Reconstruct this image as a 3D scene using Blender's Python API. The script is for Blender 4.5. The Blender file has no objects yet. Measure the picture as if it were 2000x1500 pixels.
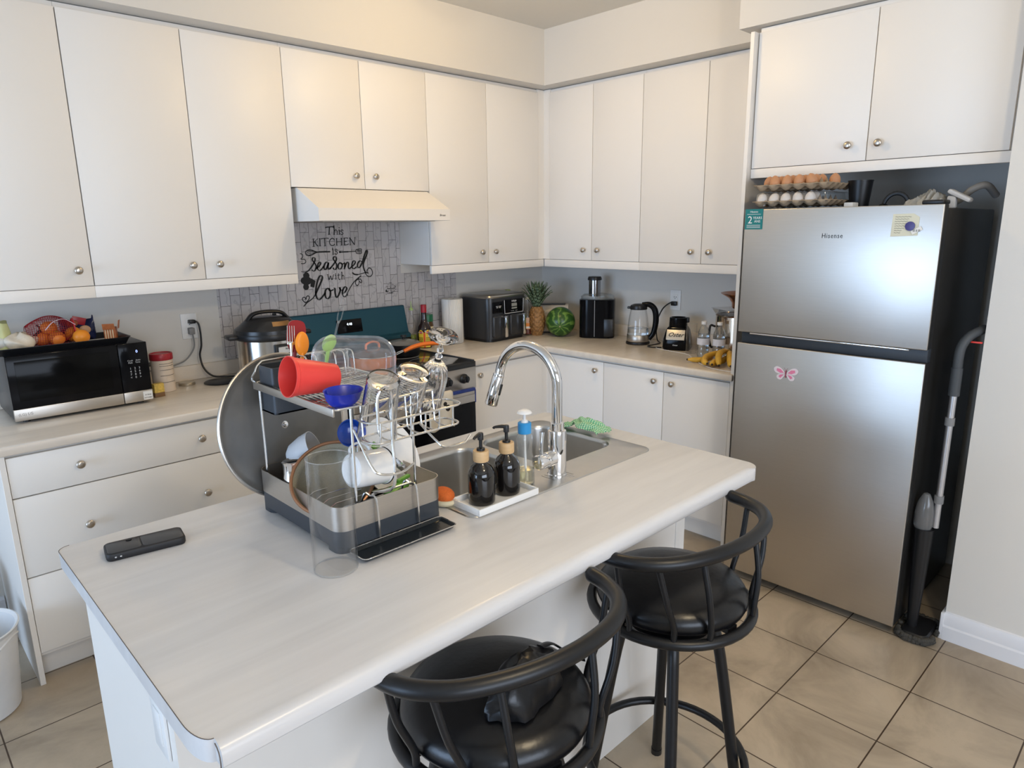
import bpy, bmesh, math, random
from mathutils import Vector, Matrix, Euler
random.seed(7)
SC = bpy.context.scene
COL = SC.collection
PI = math.pi
R = math.radians
# ------------------------------------------------------------------ camera, light, exposure
cam_d = bpy.data.cameras.new('camera'); cam = bpy.data.objects.new('camera', cam_d); COL.objects.link(cam)
cam_d.sensor_width = 36.0; cam_d.lens = 36.0 * 1336.22 / 2000.0; cam_d.clip_start = 0.03
_yaw, _pit, _rol = R(43.9968), R(-12.8892), R(-0.7551)
_f = Vector((math.sin(_yaw)*math.cos(_pit), math.cos(_yaw)*math.cos(_pit), math.sin(_pit)))
_r = Vector((math.cos(_yaw), -math.sin(_yaw), 0)); _u = _r.cross(_f)
_r2 = _r*math.cos(_rol) + _u*math.sin(_rol); _u2 = -_r*math.sin(_rol) + _u*math.cos(_rol)
_m = Matrix((_r2, _u2, -_f)).transposed().to_4x4(); _m.translation = Vector((-3.6116, -3.4128, 1.6118))
cam.matrix_world = _m
SC.camera = cam
SC.view_settings.view_transform = 'Standard'; SC.view_settings.look = 'None'
SC.view_settings.gamma = 1.0; SC.view_settings.use_curve_mapping = False
SC.view_settings.exposure = 0.06
W = bpy.data.worlds.new('sky'); SC.world = W; W.use_nodes = True
W.node_tree.nodes['Background'].inputs[0].default_value = (0.62, 0.76, 1.0, 1)
W.node_tree.nodes['Background'].inputs[1].default_value = 1.0

def area(name, loc, rot, sx, sy, power, color, spread=180):
    d = bpy.data.lights.new(name, 'AREA'); d.shape = 'RECTANGLE'; d.size = sx; d.size_y = sy
    d.energy = power; d.color = color; d.spread = R(spread)
    o = bpy.data.objects.new(name, d); COL.objects.link(o); o.location = loc; o.rotation_euler = rot
    return o
# daylight through the patio door in the left wall and through the two windows behind the viewer
area('patio_daylight', (-8.40, -1.80, 1.12), (0, R(-90), 0), 2.0, 2.9, 158, (0.50, 0.70, 1.0))
area('window_daylight', (-3.9, -6.36, 1.45), (R(90), 0, 0), 3.2, 1.4, 92, (0.74, 0.84, 1.0))
# bulb light of the flush ceiling lamp above the range side of the island
def bulb(loc, energy, color):
    ld = bpy.data.lights.new('lamp_light', 'POINT'); ld.energy = energy; ld.color = color; ld.shadow_soft_size = 0.09
    lo = bpy.data.objects.new('lamp_light', ld); COL.objects.link(lo); lo.location = loc
bulb((-1.55, -1.30, 2.60), 20.5, (1.0, 0.71, 0.34))
bulb((-2.70, -3.80, 2.60), 46, (1.0, 0.82, 0.56))       # added warm fill for island and floor, no known lamp here

# ------------------------------------------------------------------ materials
MATS = {}
def hx(c):
    return tuple(((v/255)/12.92 if v/255 <= .04045 else ((v/255+.055)/1.055)**2.4) for v in c)
def mat(name, col, rough=.5, metal=0, trans=0, noise=.04, nscale=30, bump=0, bscale=200, emit=0, ior=1.45,
        coat=0, alpha=1, stretch=(1,1,1), spec=.5, sheen=0):
    if name in MATS: return MATS[name]
    if max(col) > 1: col = hx(col)
    m = bpy.data.materials.new(name); m.use_nodes = True; nt = m.node_tree; N = nt.nodes; L = nt.links
    b = N['Principled BSDF']
    I = b.inputs
    I['Roughness'].default_value = rough; I['Metallic'].default_value = metal
    I['IOR'].default_value = ior; I['Transmission Weight'].default_value = trans
    I['Coat Weight'].default_value = coat; I['Alpha'].default_value = alpha
    I['Specular IOR Level'].default_value = spec; I['Sheen Weight'].default_value = sheen
    tc = N.new('ShaderNodeTexCoord'); mp = N.new('ShaderNodeMapping'); L.new(tc.outputs['Object'], mp.inputs['Vector'])
    mp.inputs['Scale'].default_value = stretch
    nz = N.new('ShaderNodeTexNoise'); nz.inputs['Scale'].default_value = nscale; nz.inputs['Detail'].default_value = 3
    L.new(mp.outputs['Vector'], nz.inputs['Vector'])
    mx = N.new('ShaderNodeMix'); mx.data_type = 'RGBA'
    mx.inputs['A'].default_value = tuple(c*(1-noise) for c in col)+(1,)
    mx.inputs['B'].default_value = tuple(min(1, c*(1+noise)) for c in col)+(1,)
    L.new(nz.outputs['Fac'], mx.inputs['Factor']); L.new(mx.outputs['Result'], I['Base Color'])
    if bump:
        n2 = N.new('ShaderNodeTexNoise'); n2.inputs['Scale'].default_value = bscale; L.new(mp.outputs['Vector'], n2.inputs['Vector'])
        bp = N.new('ShaderNodeBump'); bp.inputs['Strength'].default_value = bump; bp.inputs['Distance'].default_value = .002
        L.new(n2.outputs['Fac'], bp.inputs['Height']); L.new(bp.outputs['Normal'], I['Normal'])
    if emit:
        I['Emission Color'].default_value = tuple(col)+(1,); I['Emission Strength'].default_value = emit
    MATS[name] = m
    return m
def thin(name, tint=(1, 1, 1), haze=0.0, hazecol=(.9, .9, .9), rough=.02, edge=.75, base=.05, power=3.0):
    """thin clear wall: lets light straight through, mirrors more towards grazing view, optional milky share"""
    m = bpy.data.materials.new(name); m.use_nodes = True; nt = m.node_tree; N = nt.nodes; L = nt.links
    for n in list(N): N.remove(n)
    out = N.new('ShaderNodeOutputMaterial'); tr = N.new('ShaderNodeBsdfTransparent'); gl = N.new('ShaderNodeBsdfGlossy'); df = N.new('ShaderNodeBsdfDiffuse')
    tr.inputs[0].default_value = tint+(1,); gl.inputs['Roughness'].default_value = rough; df.inputs[0].default_value = hazecol+(1,)
    tc = N.new('ShaderNodeTexCoord'); nz = N.new('ShaderNodeTexNoise'); nz.inputs['Scale'].default_value = 60; L.new(tc.outputs['Object'], nz.inputs['Vector'])
    hz_ = N.new('ShaderNodeMath'); hz_.operation = 'MULTIPLY'; L.new(nz.outputs['Fac'], hz_.inputs[0]); hz_.inputs[1].default_value = haze*2
    m1 = N.new('ShaderNodeMixShader'); L.new(hz_.outputs[0], m1.inputs[0]); L.new(tr.outputs[0], m1.inputs[1]); L.new(df.outputs[0], m1.inputs[2])
    lw = N.new('ShaderNodeLayerWeight'); lw.inputs['Blend'].default_value = .5
    pw = N.new('ShaderNodeMath'); pw.operation = 'POWER'; L.new(lw.outputs['Facing'], pw.inputs[0]); pw.inputs[1].default_value = power
    ma = N.new('ShaderNodeMath'); ma.operation = 'MULTIPLY_ADD'; L.new(pw.outputs[0], ma.inputs[0]); ma.inputs[1].default_value = edge; ma.inputs[2].default_value = base
    m2 = N.new('ShaderNodeMixShader'); L.new(ma.outputs[0], m2.inputs[0]); L.new(m1.outputs[0], m2.inputs[1]); L.new(gl.outputs[0], m2.inputs[2])
    L.new(m2.outputs[0], out.inputs[0]); return m
def nodes_of(m): return m.node_tree.nodes, m.node_tree.links, m.node_tree.nodes['Principled BSDF']

M = {}
M['wall'] = mat('painted wall', (.69, .66, .61), .85, noise=.015, nscale=4, bump=.08, bscale=350)
M['ceil'] = mat('ceiling paint', (.72, .69, .63), .9, noise=.01, bump=.1, bscale=300)
M['cab'] = mat('white cabinet lacquer', (.83, .795, .745), .42, noise=.01, nscale=3, bump=.02, bscale=500)
M['cabin'] = mat('cabinet shadow gap', (.02, .019, .018), .8)
M['trimw'] = mat('white trim paint', (.72, .72, .74), .45, noise=.01)
M['nickel'] = mat('brushed nickel', (.55, .50, .44), .28, 1, noise=.08, nscale=60)
M['chrome'] = mat('chrome', (.85, .85, .86), .05, 1, noise=.01)
M['steel'] = mat('brushed stainless steel', (.56, .535, .50), .37, 1, noise=.05, nscale=12, stretch=(1, 1, 40), bump=.03, bscale=60)
M['steelh'] = mat('brushed steel band', (.52, .48, .43), .40, 1, noise=.08, nscale=14, stretch=(1, 1, 30))
M['sinks'] = mat('sink steel', (.56, .55, .53), .30, 1, noise=.06, nscale=25)
M['wire'] = mat('chromed wire', (.70, .69, .67), .22, 1, noise=.05)
M['black'] = mat('black plastic', (.012, .012, .013), .35, noise=.1)
M['blackg'] = mat('glossy black', (.005, .005, .006), .10, noise=.05, spec=.14)
M['blackm'] = mat('matt black paint', (.006, .0065, .008), .38, noise=.15, nscale=80)
M['leather'] = mat('black vinyl', (.005, .005, .006), .30, noise=.15, bump=.15, bscale=90)
M['dgrey'] = mat('dark grey plastic', (.035, .042, .052), .42, noise=.08)
M['grey'] = mat('grey plastic', (.22, .22, .22), .5)
M['lgrey'] = mat('light grey plastic', (.5, .5, .5), .5)
M['white'] = mat('white plastic', (.80, .80, .79), .35, noise=.01)
M['ceramic'] = mat('white enamel', (.80, .79, .77), .15, noise=.01, coat=.3)
M['glass'] = mat('clear glass', (1, 1, 1), .0, trans=1, ior=1.45, noise=0)
M['plast'] = thin('clear plastic', (.97, .98, .98), .03, (.9, .9, .9), .08, .7, .05, 2.6)
M['plast2'] = thin('milky clear plastic', (.97, .98, .98), .10, (.85, .87, .88), .12, .6, .05, 2.2)
M['thin'] = thin('thin clear glass', (1, 1, 1), .003, (.9, .9, .9), .02, .7, .02, 3.4)
M['water'] = mat('water', (.93, .97, 1), .0, trans=1, ior=1.33, noise=0)
M['bamboo'] = mat('bamboo', (.62, .42, .22), .45, noise=.15, nscale=40, stretch=(1, 1, 8))
M['red'] = mat('red plastic', (.72, .05, .035), .38, noise=.05)
M['dred'] = mat('dark red silicone', (.30, .012, .015), .35)
M['orange'] = mat('orange silicone', (.85, .18, .02), .38)
M['orang2'] = mat('orange nylon', (.95, .30, .02), .35)
M['blue'] = mat('cobalt blue plastic', (.01, .025, .35), .3)
M['green'] = mat('green plastic', (.16, .42, .06), .4)
M['lgreen'] = mat('pale green silicone', (.45, .68, .22), .4)
M['copper'] = mat('copper', (.62, .28, .15), .22, 1, noise=.08)
M['paper'] = mat('white paper', (.80, .79, .76), .9, noise=.02, bump=.2, bscale=120)
M['card'] = mat('egg carton pulp', (.36, .27, .18), .95, noise=.15, nscale=60, bump=.5, bscale=150)
M['ink'] = mat('black ink', (.008, .008, .008), .5, noise=.05)
M['inkw'] = mat('white print', (.75, .75, .75), .5, noise=.02)
M['teal'] = mat('teal film on steel', (.018, .085, .125), .35, .35, noise=.06, nscale=6)

# counter laminate: pale greige with long soft streaks along the run
def laminate(name, c1, c2, along='x'):
    m = mat(name, c1, .28, noise=0); N, L, b = nodes_of(m)
    tc = N.new('ShaderNodeNewGeometry'); mp = N.new('ShaderNodeMapping'); L.new(tc.outputs['Position'], mp.inputs['Vector'])
    mp.inputs['Scale'].default_value = (.9, 9, 3) if along == 'x' else (9, .9, 3)
    mp.inputs['Rotation'].default_value = (0, 0, R(4))
    n1 = N.new('ShaderNodeTexNoise'); n1.inputs['Scale'].default_value = 1.6; n1.inputs['Detail'].default_value = 7; n1.inputs['Roughness'].default_value = .6
    n1.inputs['Distortion'].default_value = .5
    L.new(mp.outputs['Vector'], n1.inputs['Vector'])
    cr = N.new('ShaderNodeValToRGB'); L.new(n1.outputs['Fac'], cr.inputs['Fac'])
    e = cr.color_ramp.elements; e[0].position = .30; e[0].color = c2+(1,); e[1].position = .62; e[1].color = c1+(1,)
    L.new(cr.outputs['Color'], b.inputs['Base Color'])
    return m
M['lam'] = laminate('counter laminate', (.76, .69, .60), (.65, .58, .50))
M['lamisl'] = laminate('island laminate', (.69, .685, .69), (.605, .60, .605))
M['lamy'] = laminate('counter laminate return', (.76, .69, .60), (.65, .58, .50), 'y')

# floor tiles laid on the measured grid
def floor_mat():
    m = mat('floor tile', (.42, .36, .29), .34, noise=0); N, L, b = nodes_of(m)
    g = N.new('ShaderNodeNewGeometry'); mp = N.new('ShaderNodeMapping'); L.new(g.outputs['Position'], mp.inputs['Vector'])
    mp.inputs['Location'].default_value = (.8224 + .3324*30, 2.5348 + .3299*30, 0)
    br = N.new('ShaderNodeTexBrick'); br.offset = 0; br.squash = 1
    br.inputs['Scale'].default_value = 1; br.inputs['Brick Width'].default_value = .3324; br.inputs['Row Height'].default_value = .3299
    br.inputs['Mortar Size'].default_value = .0024; br.inputs['Mortar Smooth'].default_value = .15; br.inputs['Bias'].default_value = 0
    br.inputs['Color1'].default_value = (.93, .93, .93, 1); br.inputs['Color2'].default_value = (1, 1, 1, 1)
    L.new(mp.outputs['Vector'], br.inputs['Vector'])
    n1 = N.new('ShaderNodeTexNoise'); n1.inputs['Scale'].default_value = 2.6; n1.inputs['Detail'].default_value = 8; n1.inputs['Roughness'].default_value = .62; n1.inputs['Distortion'].default_value = .8
    L.new(g.outputs['Position'], n1.inputs['Vector'])
    cr = N.new('ShaderNodeValToRGB'); L.new(n1.outputs['Fac'], cr.inputs['Fac'])
    e = cr.color_ramp.elements; e[0].position = .32; e[0].color = (.30, .245, .18, 1); e[1].position = .62; e[1].color = (.50, .415, .31, 1)
    mu = N.new('ShaderNodeMix'); mu.data_type = 'RGBA'; mu.blend_type = 'MULTIPLY'; mu.inputs['Factor'].default_value = 1
    L.new(cr.outputs['Color'], mu.inputs['A']); L.new(br.outputs['Color'], mu.inputs['B'])
    mx = N.new('ShaderNodeMix'); mx.data_type = 'RGBA'; L.new(br.outputs['Fac'], mx.inputs['Factor'])
    L.new(mu.outputs['Result'], mx.inputs['A']); mx.inputs['B'].default_value = (.055, .032, .016, 1)
    L.new(mx.outputs['Result'], b.inputs['Base Color'])
    bp = N.new('ShaderNodeBump'); bp.inputs['Strength'].default_value = .25; bp.inputs['Distance'].default_value = .002; bp.invert = True
    L.new(br.outputs['Fac'], bp.inputs['Height']); L.new(bp.outputs['Normal'], b.inputs['Normal'])
    return m
M['floor'] = floor_mat()
def splash_mat():
    m = mat('marble look tile sheet', (.5, .48, .47), .35, noise=0); N, L, b = nodes_of(m)
    g = N.new('ShaderNodeNewGeometry'); sp = N.new('ShaderNodeSeparateXYZ'); cb = N.new('ShaderNodeCombineXYZ')
    L.new(g.outputs['Position'], sp.inputs['Vector']); L.new(sp.outputs['Z'], cb.inputs['X']); L.new(sp.outputs['X'], cb.inputs['Y'])
    mp = N.new('ShaderNodeMapping'); L.new(cb.outputs['Vector'], mp.inputs['Vector']); mp.inputs['Location'].default_value = (5, 5.1, 0)
    br = N.new('ShaderNodeTexBrick'); br.offset = .5
    br.inputs['Scale'].default_value = 1; br.inputs['Brick Width'].default_value = .100; br.inputs['Row Height'].default_value = .0500
    br.inputs['Mortar Size'].default_value = .0011; br.inputs['Mortar Smooth'].default_value = .1
    br.inputs['Color1'].default_value = (.52, .49, .48, 1); br.inputs['Color2'].default_value = (.60, .565, .56, 1); br.inputs['Mortar'].default_value = (.10, .095, .09, 1)
    L.new(mp.outputs['Vector'], br.inputs['Vector'])
    wv = N.new('ShaderNodeTexWave'); wv.inputs['Scale'].default_value = 5; wv.inputs['Distortion'].default_value = 14; wv.inputs['Detail'].default_value = 4; wv.inputs['Detail Scale'].default_value = 1.6
    L.new(g.outputs['Position'], wv.inputs['Vector'])
    cr = N.new('ShaderNodeValToRGB'); L.new(wv.outputs['Fac'], cr.inputs['Fac'])
    e = cr.color_ramp.elements; e[0].position = 0; e[0].color = (.80, .80, .81, 1); e[1].position = .10; e[1].color = (1, 1, 1, 1)
    mu = N.new('ShaderNodeMix'); mu.data_type = 'RGBA'; mu.blend_type = 'MULTIPLY'; mu.inputs['Factor'].default_value = 1
    L.new(br.outputs['Color'], mu.inputs['A']); L.new(cr.outputs['Color'], mu.inputs['B']); L.new(mu.outputs['Result'], b.inputs['Base Color'])
    return m
M['splash'] = splash_mat()

# ------------------------------------------------------------------ mesh helpers
class MB:
    """collects shapes into one mesh"""
    def __init__(s, smooth=38): s.b = bmesh.new(); s.sm = smooth
    def _fin(s, verts, mx):
        if mx is not None: bmesh.ops.transform(s.b, matrix=mx, verts=verts)
    def box(s, c, d, bev=0, seg=2, mx=None):
        g = bmesh.ops.create_cube(s.b, size=1); vs = g['verts']
        bmesh.ops.transform(s.b, matrix=Matrix.Translation(c) @ Matrix.Diagonal((d[0], d[1], d[2], 1)), verts=vs)
        if bev:
            bev = min(bev, min(d)*.49)
            es = list({e for v in vs for e in v.link_edges})
            r = bmesh.ops.bevel(s.b, geom=es, offset=bev, segments=seg, affect='EDGES', profile=.5)
            vs = list({v for f in r['faces'] for v in f.verts} | {v for v in vs if v.is_valid})
        s._fin(vs, mx); return s
    def bb(s, x0, x1, y0, y1, z0, z1, bev=0, seg=2, mx=None):
        return s.box(((x0+x1)/2, (y0+y1)/2, (z0+z1)/2), (abs(x1-x0), abs(y1-y0), abs(z1-z0)), bev, seg, mx)
    def lathe(s, prof, c=(0, 0, 0), seg=32, mx=None, wob=None, sx=1, sy=1):
        b = s.b; rings = []; allv = []
        for r, z in prof:
            if r < 1e-6:
                v = b.verts.new((c[0], c[1], c[2]+z)); rings.append([v]); allv.append(v)
            else:
                ring = []
                for k in range(seg):
                    a = 2*PI*k/seg; q = r*(wob(a, z) if wob else 1)
                    ring.append(b.verts.new((c[0]+q*math.cos(a)*sx, c[1]+q*math.sin(a)*sy, c[2]+z)))
                rings.append(ring); allv += ring
        for A, B in zip(rings, rings[1:]):
            if len(A) == 1 and len(B) == 1: continue
            for k in range(seg):
                k2 = (k+1) % seg
                if len(A) == 1: b.faces.new((A[0], B[k2], B[k]))
                elif len(B) == 1: b.faces.new((A[k], A[k2], B[0]))
                else: b.faces.new((A[k], A[k2], B[k2], B[k]))
        s._fin(allv, mx); return s
    def tube(s, pts, r, seg=8, closed=False, mx=None, cap=True, smooth=0, flat=1.0, up=None):
        pts = [Vector(p) for p in pts]
        if smooth: pts = crom(pts, smooth, closed)
        n = len(pts); b = s.b; rings = []; allv = []
        rr = r if isinstance(r, (list, tuple)) else [r]*n
        if len(rr) != n: rr = [rr[min(len(rr)-1, int(i/(n-1)*(len(rr)-1)+.5))] if smooth == 0 else lerp_list(rr, i/(n-1)) for i in range(n)]
        prev = None
        for i, p in enumerate(pts):
            if closed: t = pts[(i+1) % n]-pts[i-1]
            else: t = pts[min(i+1, n-1)]-pts[max(i-1, 0)]
            if t.length < 1e-9: t = Vector((0, 0, 1))
            t.normalize()
            if prev is None:
                a = Vector(up) if up else (Vector((0, 0, 1)) if abs(t.z) < .9 else Vector((1, 0, 0)))
                nn = (a - t*a.dot(t)).normalized()
            else:
                nn = prev - t*prev.dot(t)
                nn = nn.normalized() if nn.length > 1e-6 else prev
            prev = nn; bi = t.cross(nn)
            ring = [b.verts.new(p + (nn*math.cos(2*PI*k/seg)*flat + bi*math.sin(2*PI*k/seg))*rr[i]) for k in range(seg)]
            rings.append(ring); allv += ring
        m = n if closed else n-1
        for i in range(m):
            A = rings[i]; B = rings[(i+1) % n]
            for k in range(seg):
                k2 = (k+1) % seg; b.faces.new((A[k], A[k2], B[k2], B[k]))
        if cap and not closed:
            b.faces.new(rings[0][::-1]); b.faces.new(rings[-1])
        s._fin(allv, mx); return s
    def cyl(s, p0, p1, r, seg=16, mx=None):
        return s.tube([p0, p1], r, seg, mx=mx)
    def ball(s, c, r, seg=16, mx=None):
        if not isinstance(r, (tuple, list)): r = (r, r, r)
        g = bmesh.ops.create_uvsphere(s.b, u_segments=seg, v_segments=max(6, seg*2//3), radius=1)
        bmesh.ops.transform(s.b, matrix=Matrix.Translation(c) @ Matrix.Diagonal((r[0], r[1], r[2], 1)), verts=g['verts'])
        s._fin(g['verts'], mx); return s
    def rings(s, loops, cap0=True, cap1=True, mx=None):
        """loops of equal length 3D points joined in order"""
        b = s.b; R_ = [[b.verts.new(p) for p in lp] for lp in loops]; n = len(R_[0])
        for A, B in zip(R_, R_[1:]):
            for k in range(n):
                k2 = (k+1) % n; b.faces.new((A[k], A[k2], B[k2], B[k]))
        if cap0: b.faces.new(R_[0][::-1])
        if cap1: b.faces.new(R_[-1])
        s._fin([v for r in R_ for v in r], mx); return s
    def slab(s, loop, prof, holes=(), mx=None):
        """rounded slab: loop 2D CCW, prof [(inset,z)] from top to bottom, holes = 2D loops open from top to bottom"""
        b = s.b; loops = [[(p[0], p[1], z) for p in inset(loop, d)] for d, z in prof]
        R_ = [[b.verts.new(p) for p in lp] for lp in loops]; n = len(loop)
        for A, B in zip(R_, R_[1:]):
            for k in range(n):
                k2 = (k+1) % n; b.faces.new((A[k], B[k], B[k2], A[k2]))
        zt = prof[0][1]; zb = prof[-1][1]; allv = [v for r in R_ for v in r]
        for idx, z in ((0, zt), (-1, zb)):
            es = []
            ring = R_[idx]
            for k in range(n): es.append(b.edges.get((ring[k], ring[(k+1) % n])))
            hv = []
            for h in holes:
                v = [b.verts.new((p[0], p[1], z)) for p in h]; hv.append(v); allv += v
                for k in range(len(v)): es.append(b.edges.new((v[k], v[(k+1) % len(v)])))
            if holes:
                bmesh.ops.triangle_fill(b, use_beauty=True, use_dissolve=False, edges=es)
            else:
                b.faces.new(ring if idx == 0 else ring[::-1])
            if idx == 0: top_h = hv
            else:
                for A, B in zip(top_h, hv):
                    for k in range(len(A)):
                        k2 = (k+1) % len(A); b.faces.new((A[k], A[k2], B[k2], B[k]))
        s._fin(allv, mx); return s
    def prism(s, loop, z0, z1, mx=None):
        return s.rings([[(x, y, z0) for x, y in loop], [(x, y, z1) for x, y in loop]], mx=mx)
    def face(s, pts, mx=None):
        v = [s.b.verts.new(p) for p in pts]; s.b.faces.new(v); s._fin(v, mx); return s
def lerp_list(l, t):
    x = t*(len(l)-1); i = min(int(x), len(l)-2); return l[i]*(1-(x-i)) + l[i+1]*(x-i)
def crom(P, n, closed=False):
    out = []; m = len(P); last = m if closed else m-1
    for i in range(last):
        p1 = P[i]; p2 = P[(i+1) % m]
        p0 = P[i-1] if (closed or i > 0) else p1*2-p2
        p3 = P[(i+2) % m] if (closed or i+2 < m) else p2*2-p1
        for k in range(n):
            t = k/n
            out.append(.5*((2*p1)+(p2-p0)*t+(2*p0-5*p1+4*p2-p3)*t*t+(3*p1-p0-3*p2+p3)*t**3))
    if not closed: out.append(P[-1].copy())
    return out
def inset(loop, d):
    if abs(d) < 1e-9: return list(loop)
    n = len(loop); out = []
    for i in range(n):
        p0 = Vector(loop[i-1]); p1 = Vector(loop[i]); p2 = Vector(loop[(i+1) % n])
        a = (p1-p0).normalized(); c = (p2-p1).normalized()
        na = Vector((-a.y, a.x)); nc = Vector((-c.y, c.x)); k = 1+na.dot(nc)
        q = p1 + (na+nc)*(d/max(k, .25)); out.append((q.x, q.y))
    return out
def rrect(x0, x1, y0, y1, r, seg=6):
    """CCW rounded rectangle; r = one radius or (x0y0, x1y0, x1y1, x0y1)"""
    rs = r if isinstance(r, (tuple, list)) else (r,)*4; out = []
    for (cx, cy, a0, q) in ((x0, y0, 180, rs[0]), (x1, y0, 270, rs[1]), (x1, y1, 0, rs[2]), (x0, y1, 90, rs[3])):
        ox = cx + (q if cx == x0 else -q); oy = cy + (q if cy == y0 else -q)
        for k in range(seg+1):
            a = R(a0 + 90*k/seg); out.append((ox+q*math.cos(a), oy+q*math.sin(a)))
    return out
def link(name, me, m, parent=None):
    o = bpy.data.objects.new(name, me); COL.objects.link(o)
    if m is not None: me.materials.append(m)
    if parent is not None: o.parent = parent
    return o
def put(name, mb, m, parent=None, label=None, loc=None, rot=None, fix=True):
    me = bpy.data.meshes.new(name)
    if fix: bmesh.ops.recalc_face_normals(mb.b, faces=mb.b.faces[:])
    mb.b.to_mesh(me); mb.b.free()
    for p in me.polygons: p.use_smooth = True
    me.set_sharp_from_angle(angle=R(mb.sm))
    o = link(name, me, m, parent)
    if label: o['label'] = label
    if loc: o.location = loc
    if rot: o.rotation_euler = rot
    return o
def tag(o, label, cat, group=None):
    o['label'] = label; o['category'] = cat
    if group: o['group'] = group
    return o
def thing(name, label, cat, loc=(0, 0, 0), rz=0, group=None, axis=None, rot=None, up=None):
    o = bpy.data.objects.new(name, None); COL.objects.link(o); o.empty_display_size = .05
    o.location = loc
    if axis is not None and up is not None:
        z_ = Vector(axis).normalized(); y_ = Vector(up); y_ = (y_ - z_*y_.dot(z_)).normalized(); x_ = y_.cross(z_)
        o.rotation_euler = (Matrix((x_, y_, z_)).transposed() @ Matrix.Rotation(rz, 3, 'Z')).to_euler()
    elif axis is not None:
        q = Vector((0, 0, 1)).rotation_difference(Vector(axis).normalized()); o.rotation_euler = (q.to_matrix() @ Matrix.Rotation(rz, 3, 'Z')).to_euler()
    elif rot: o.rotation_euler = rot
    else: o.rotation_euler = (0, 0, rz)
    return tag(o, label, cat, group)
def struct(name, mb, m):
    o = put(name, mb, m); o['kind'] = 'structure'; return o
def dup(o, parent=None, loc=None, rot=None):
    c = o.copy(); COL.objects.link(c)
    if parent is not None: c.parent = parent
    if loc is not None: c.location = loc
    if rot is not None: c.rotation_euler = rot
    for ch in list(o.children): dup(ch, c)
    return c
def text(name, s, size, m, parent, loc, rot=(R(90), 0, 0), align='CENTER', ext=.0003, shear=0, spacing=1, sx=1, label=None):
    cu = bpy.data.curves.new(name, 'FONT'); cu.body = s; cu.size = size; cu.align_x = align; cu.align_y = 'CENTER'
    cu.extrude = ext; cu.shear = shear; cu.space_character = spacing; cu.resolution_u = 2
    t = bpy.data.objects.new('tmp_text', cu); COL.objects.link(t)
    dg = bpy.context.evaluated_depsgraph_get(); me = bpy.data.meshes.new_from_object(t.evaluated_get(dg))
    bpy.data.objects.remove(t); bpy.data.curves.remove(cu)
    me.materials.clear(); o = link(name, me, m, parent); o.location = loc; o.rotation_euler = rot; o.scale = (sx, 1, 1)
    if label: o['label'] = label
    return o
# ------------------------------------------------------------------ room shell
ZC = 2.75
struct('floor', MB().bb(-8.5, .1, -6.5, .1, -.06, 0), M['floor'])
struct('ceiling', MB().bb(-8.5, .1, -6.5, .1, ZC, ZC+.06), M['ceil'])
struct('wall_range', MB().bb(-8.5, .1, 0, .1, 0, ZC), M['wall'])
struct('wall_corner', MB().bb(0, .1, -2.85, 0, 0, ZC), M['wall'])
struct('wall_right', MB().bb(-.705, .1, -6.5, -2.848, 0, ZC), M['wall'])
# left wall with the patio door opening, near wall with a wide window opening
wl = MB(); wl.bb(-8.6, -8.5, -6.5, -3.3, 0, ZC).bb(-8.6, -8.5, -.30, .1, 0, ZC).bb(-8.6, -8.5, -3.3, -.30, 2.2, ZC)
struct('wall_left', wl, M['wall'])
wn = MB(); wn.bb(-8.6, -5.55, -6.6, -6.5, 0, ZC).bb(-2.25, .1, -6.6, -6.5, 0, ZC).bb(-5.55, -2.25, -6.6, -6.5, 0, .75).bb(-5.55, -2.25, -6.6, -6.5, 2.15, ZC)
struct('wall_near', wn, M['wall'])
d = struct('door_1', MB().bb(-8.57, -8.52, -3.3, -3.22, 0, 2.2).bb(-8.57, -8.52, -.38, -.30, 0, 2.2).bb(-8.57, -8.52, -1.84, -1.76, 0, 2.2).bb(-8.57, -8.52, -3.22, -.38, 2.12, 2.2).bb(-8.57, -8.52, -3.22, -.38, 0, .08), M['trimw'])
put('pane', MB().bb(-8.548, -8.542, -3.22, -.38, .08, 2.12), M['thin'], d)
w2 = struct('window_1', MB().bb(-5.55, -5.49, -6.58, -6.52, .75, 2.15).bb(-2.31, -2.25, -6.58, -6.52, .75, 2.15).bb(-3.93, -3.87, -6.58, -6.52, .75, 2.15).bb(-5.49, -2.31, -6.58, -6.52, .75, .81).bb(-5.49, -2.31, -6.58, -6.52, 2.09, 2.15), M['trimw'])
put('pane', MB().bb(-5.49, -2.31, -6.553, -6.547, .81, 2.09), M['thin'], w2)
# dropped bulkhead over the wall cabinets and over the fridge
bk = MB(60)
lp = [(-8.5, -.392), (-.392, -.392), (-.392, -1.776), (-.625, -1.776), (-.625, -2.848), (0, -2.848), (0, 0), (-8.5, 0)]
bk.prism(lp[::1], 2.441, ZC)
struct('wall_bulkhead', bk, M['wall'])
# baseboard on the return wall
prof = [(-.705, 0), (-.722, 0), (-.722, .055), (-.717, .062), (-.717, .098), (-.711, .112), (-.705, .116)]
bb_ = MB(25); bb_.rings([[(x, -2.848, z) for x, z in prof], [(x, -6.5, z) for x, z in prof]])
bb_.bb(-.722, -.30, -2.848, -2.836, 0, .112, .002)
struct('baseboard_right', bb_, M['trimw'])
prof = [(0, 0), (-.016, 0), (-.016, .1), (-.008, .112), (0, .112)]
b2 = MB(25); b2.rings([[(-8.5, y, z) for y, z in prof], [(-3.34, y, z) for y, z in prof]])
struct('baseboard_range', b2, M['trimw'])
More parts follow.
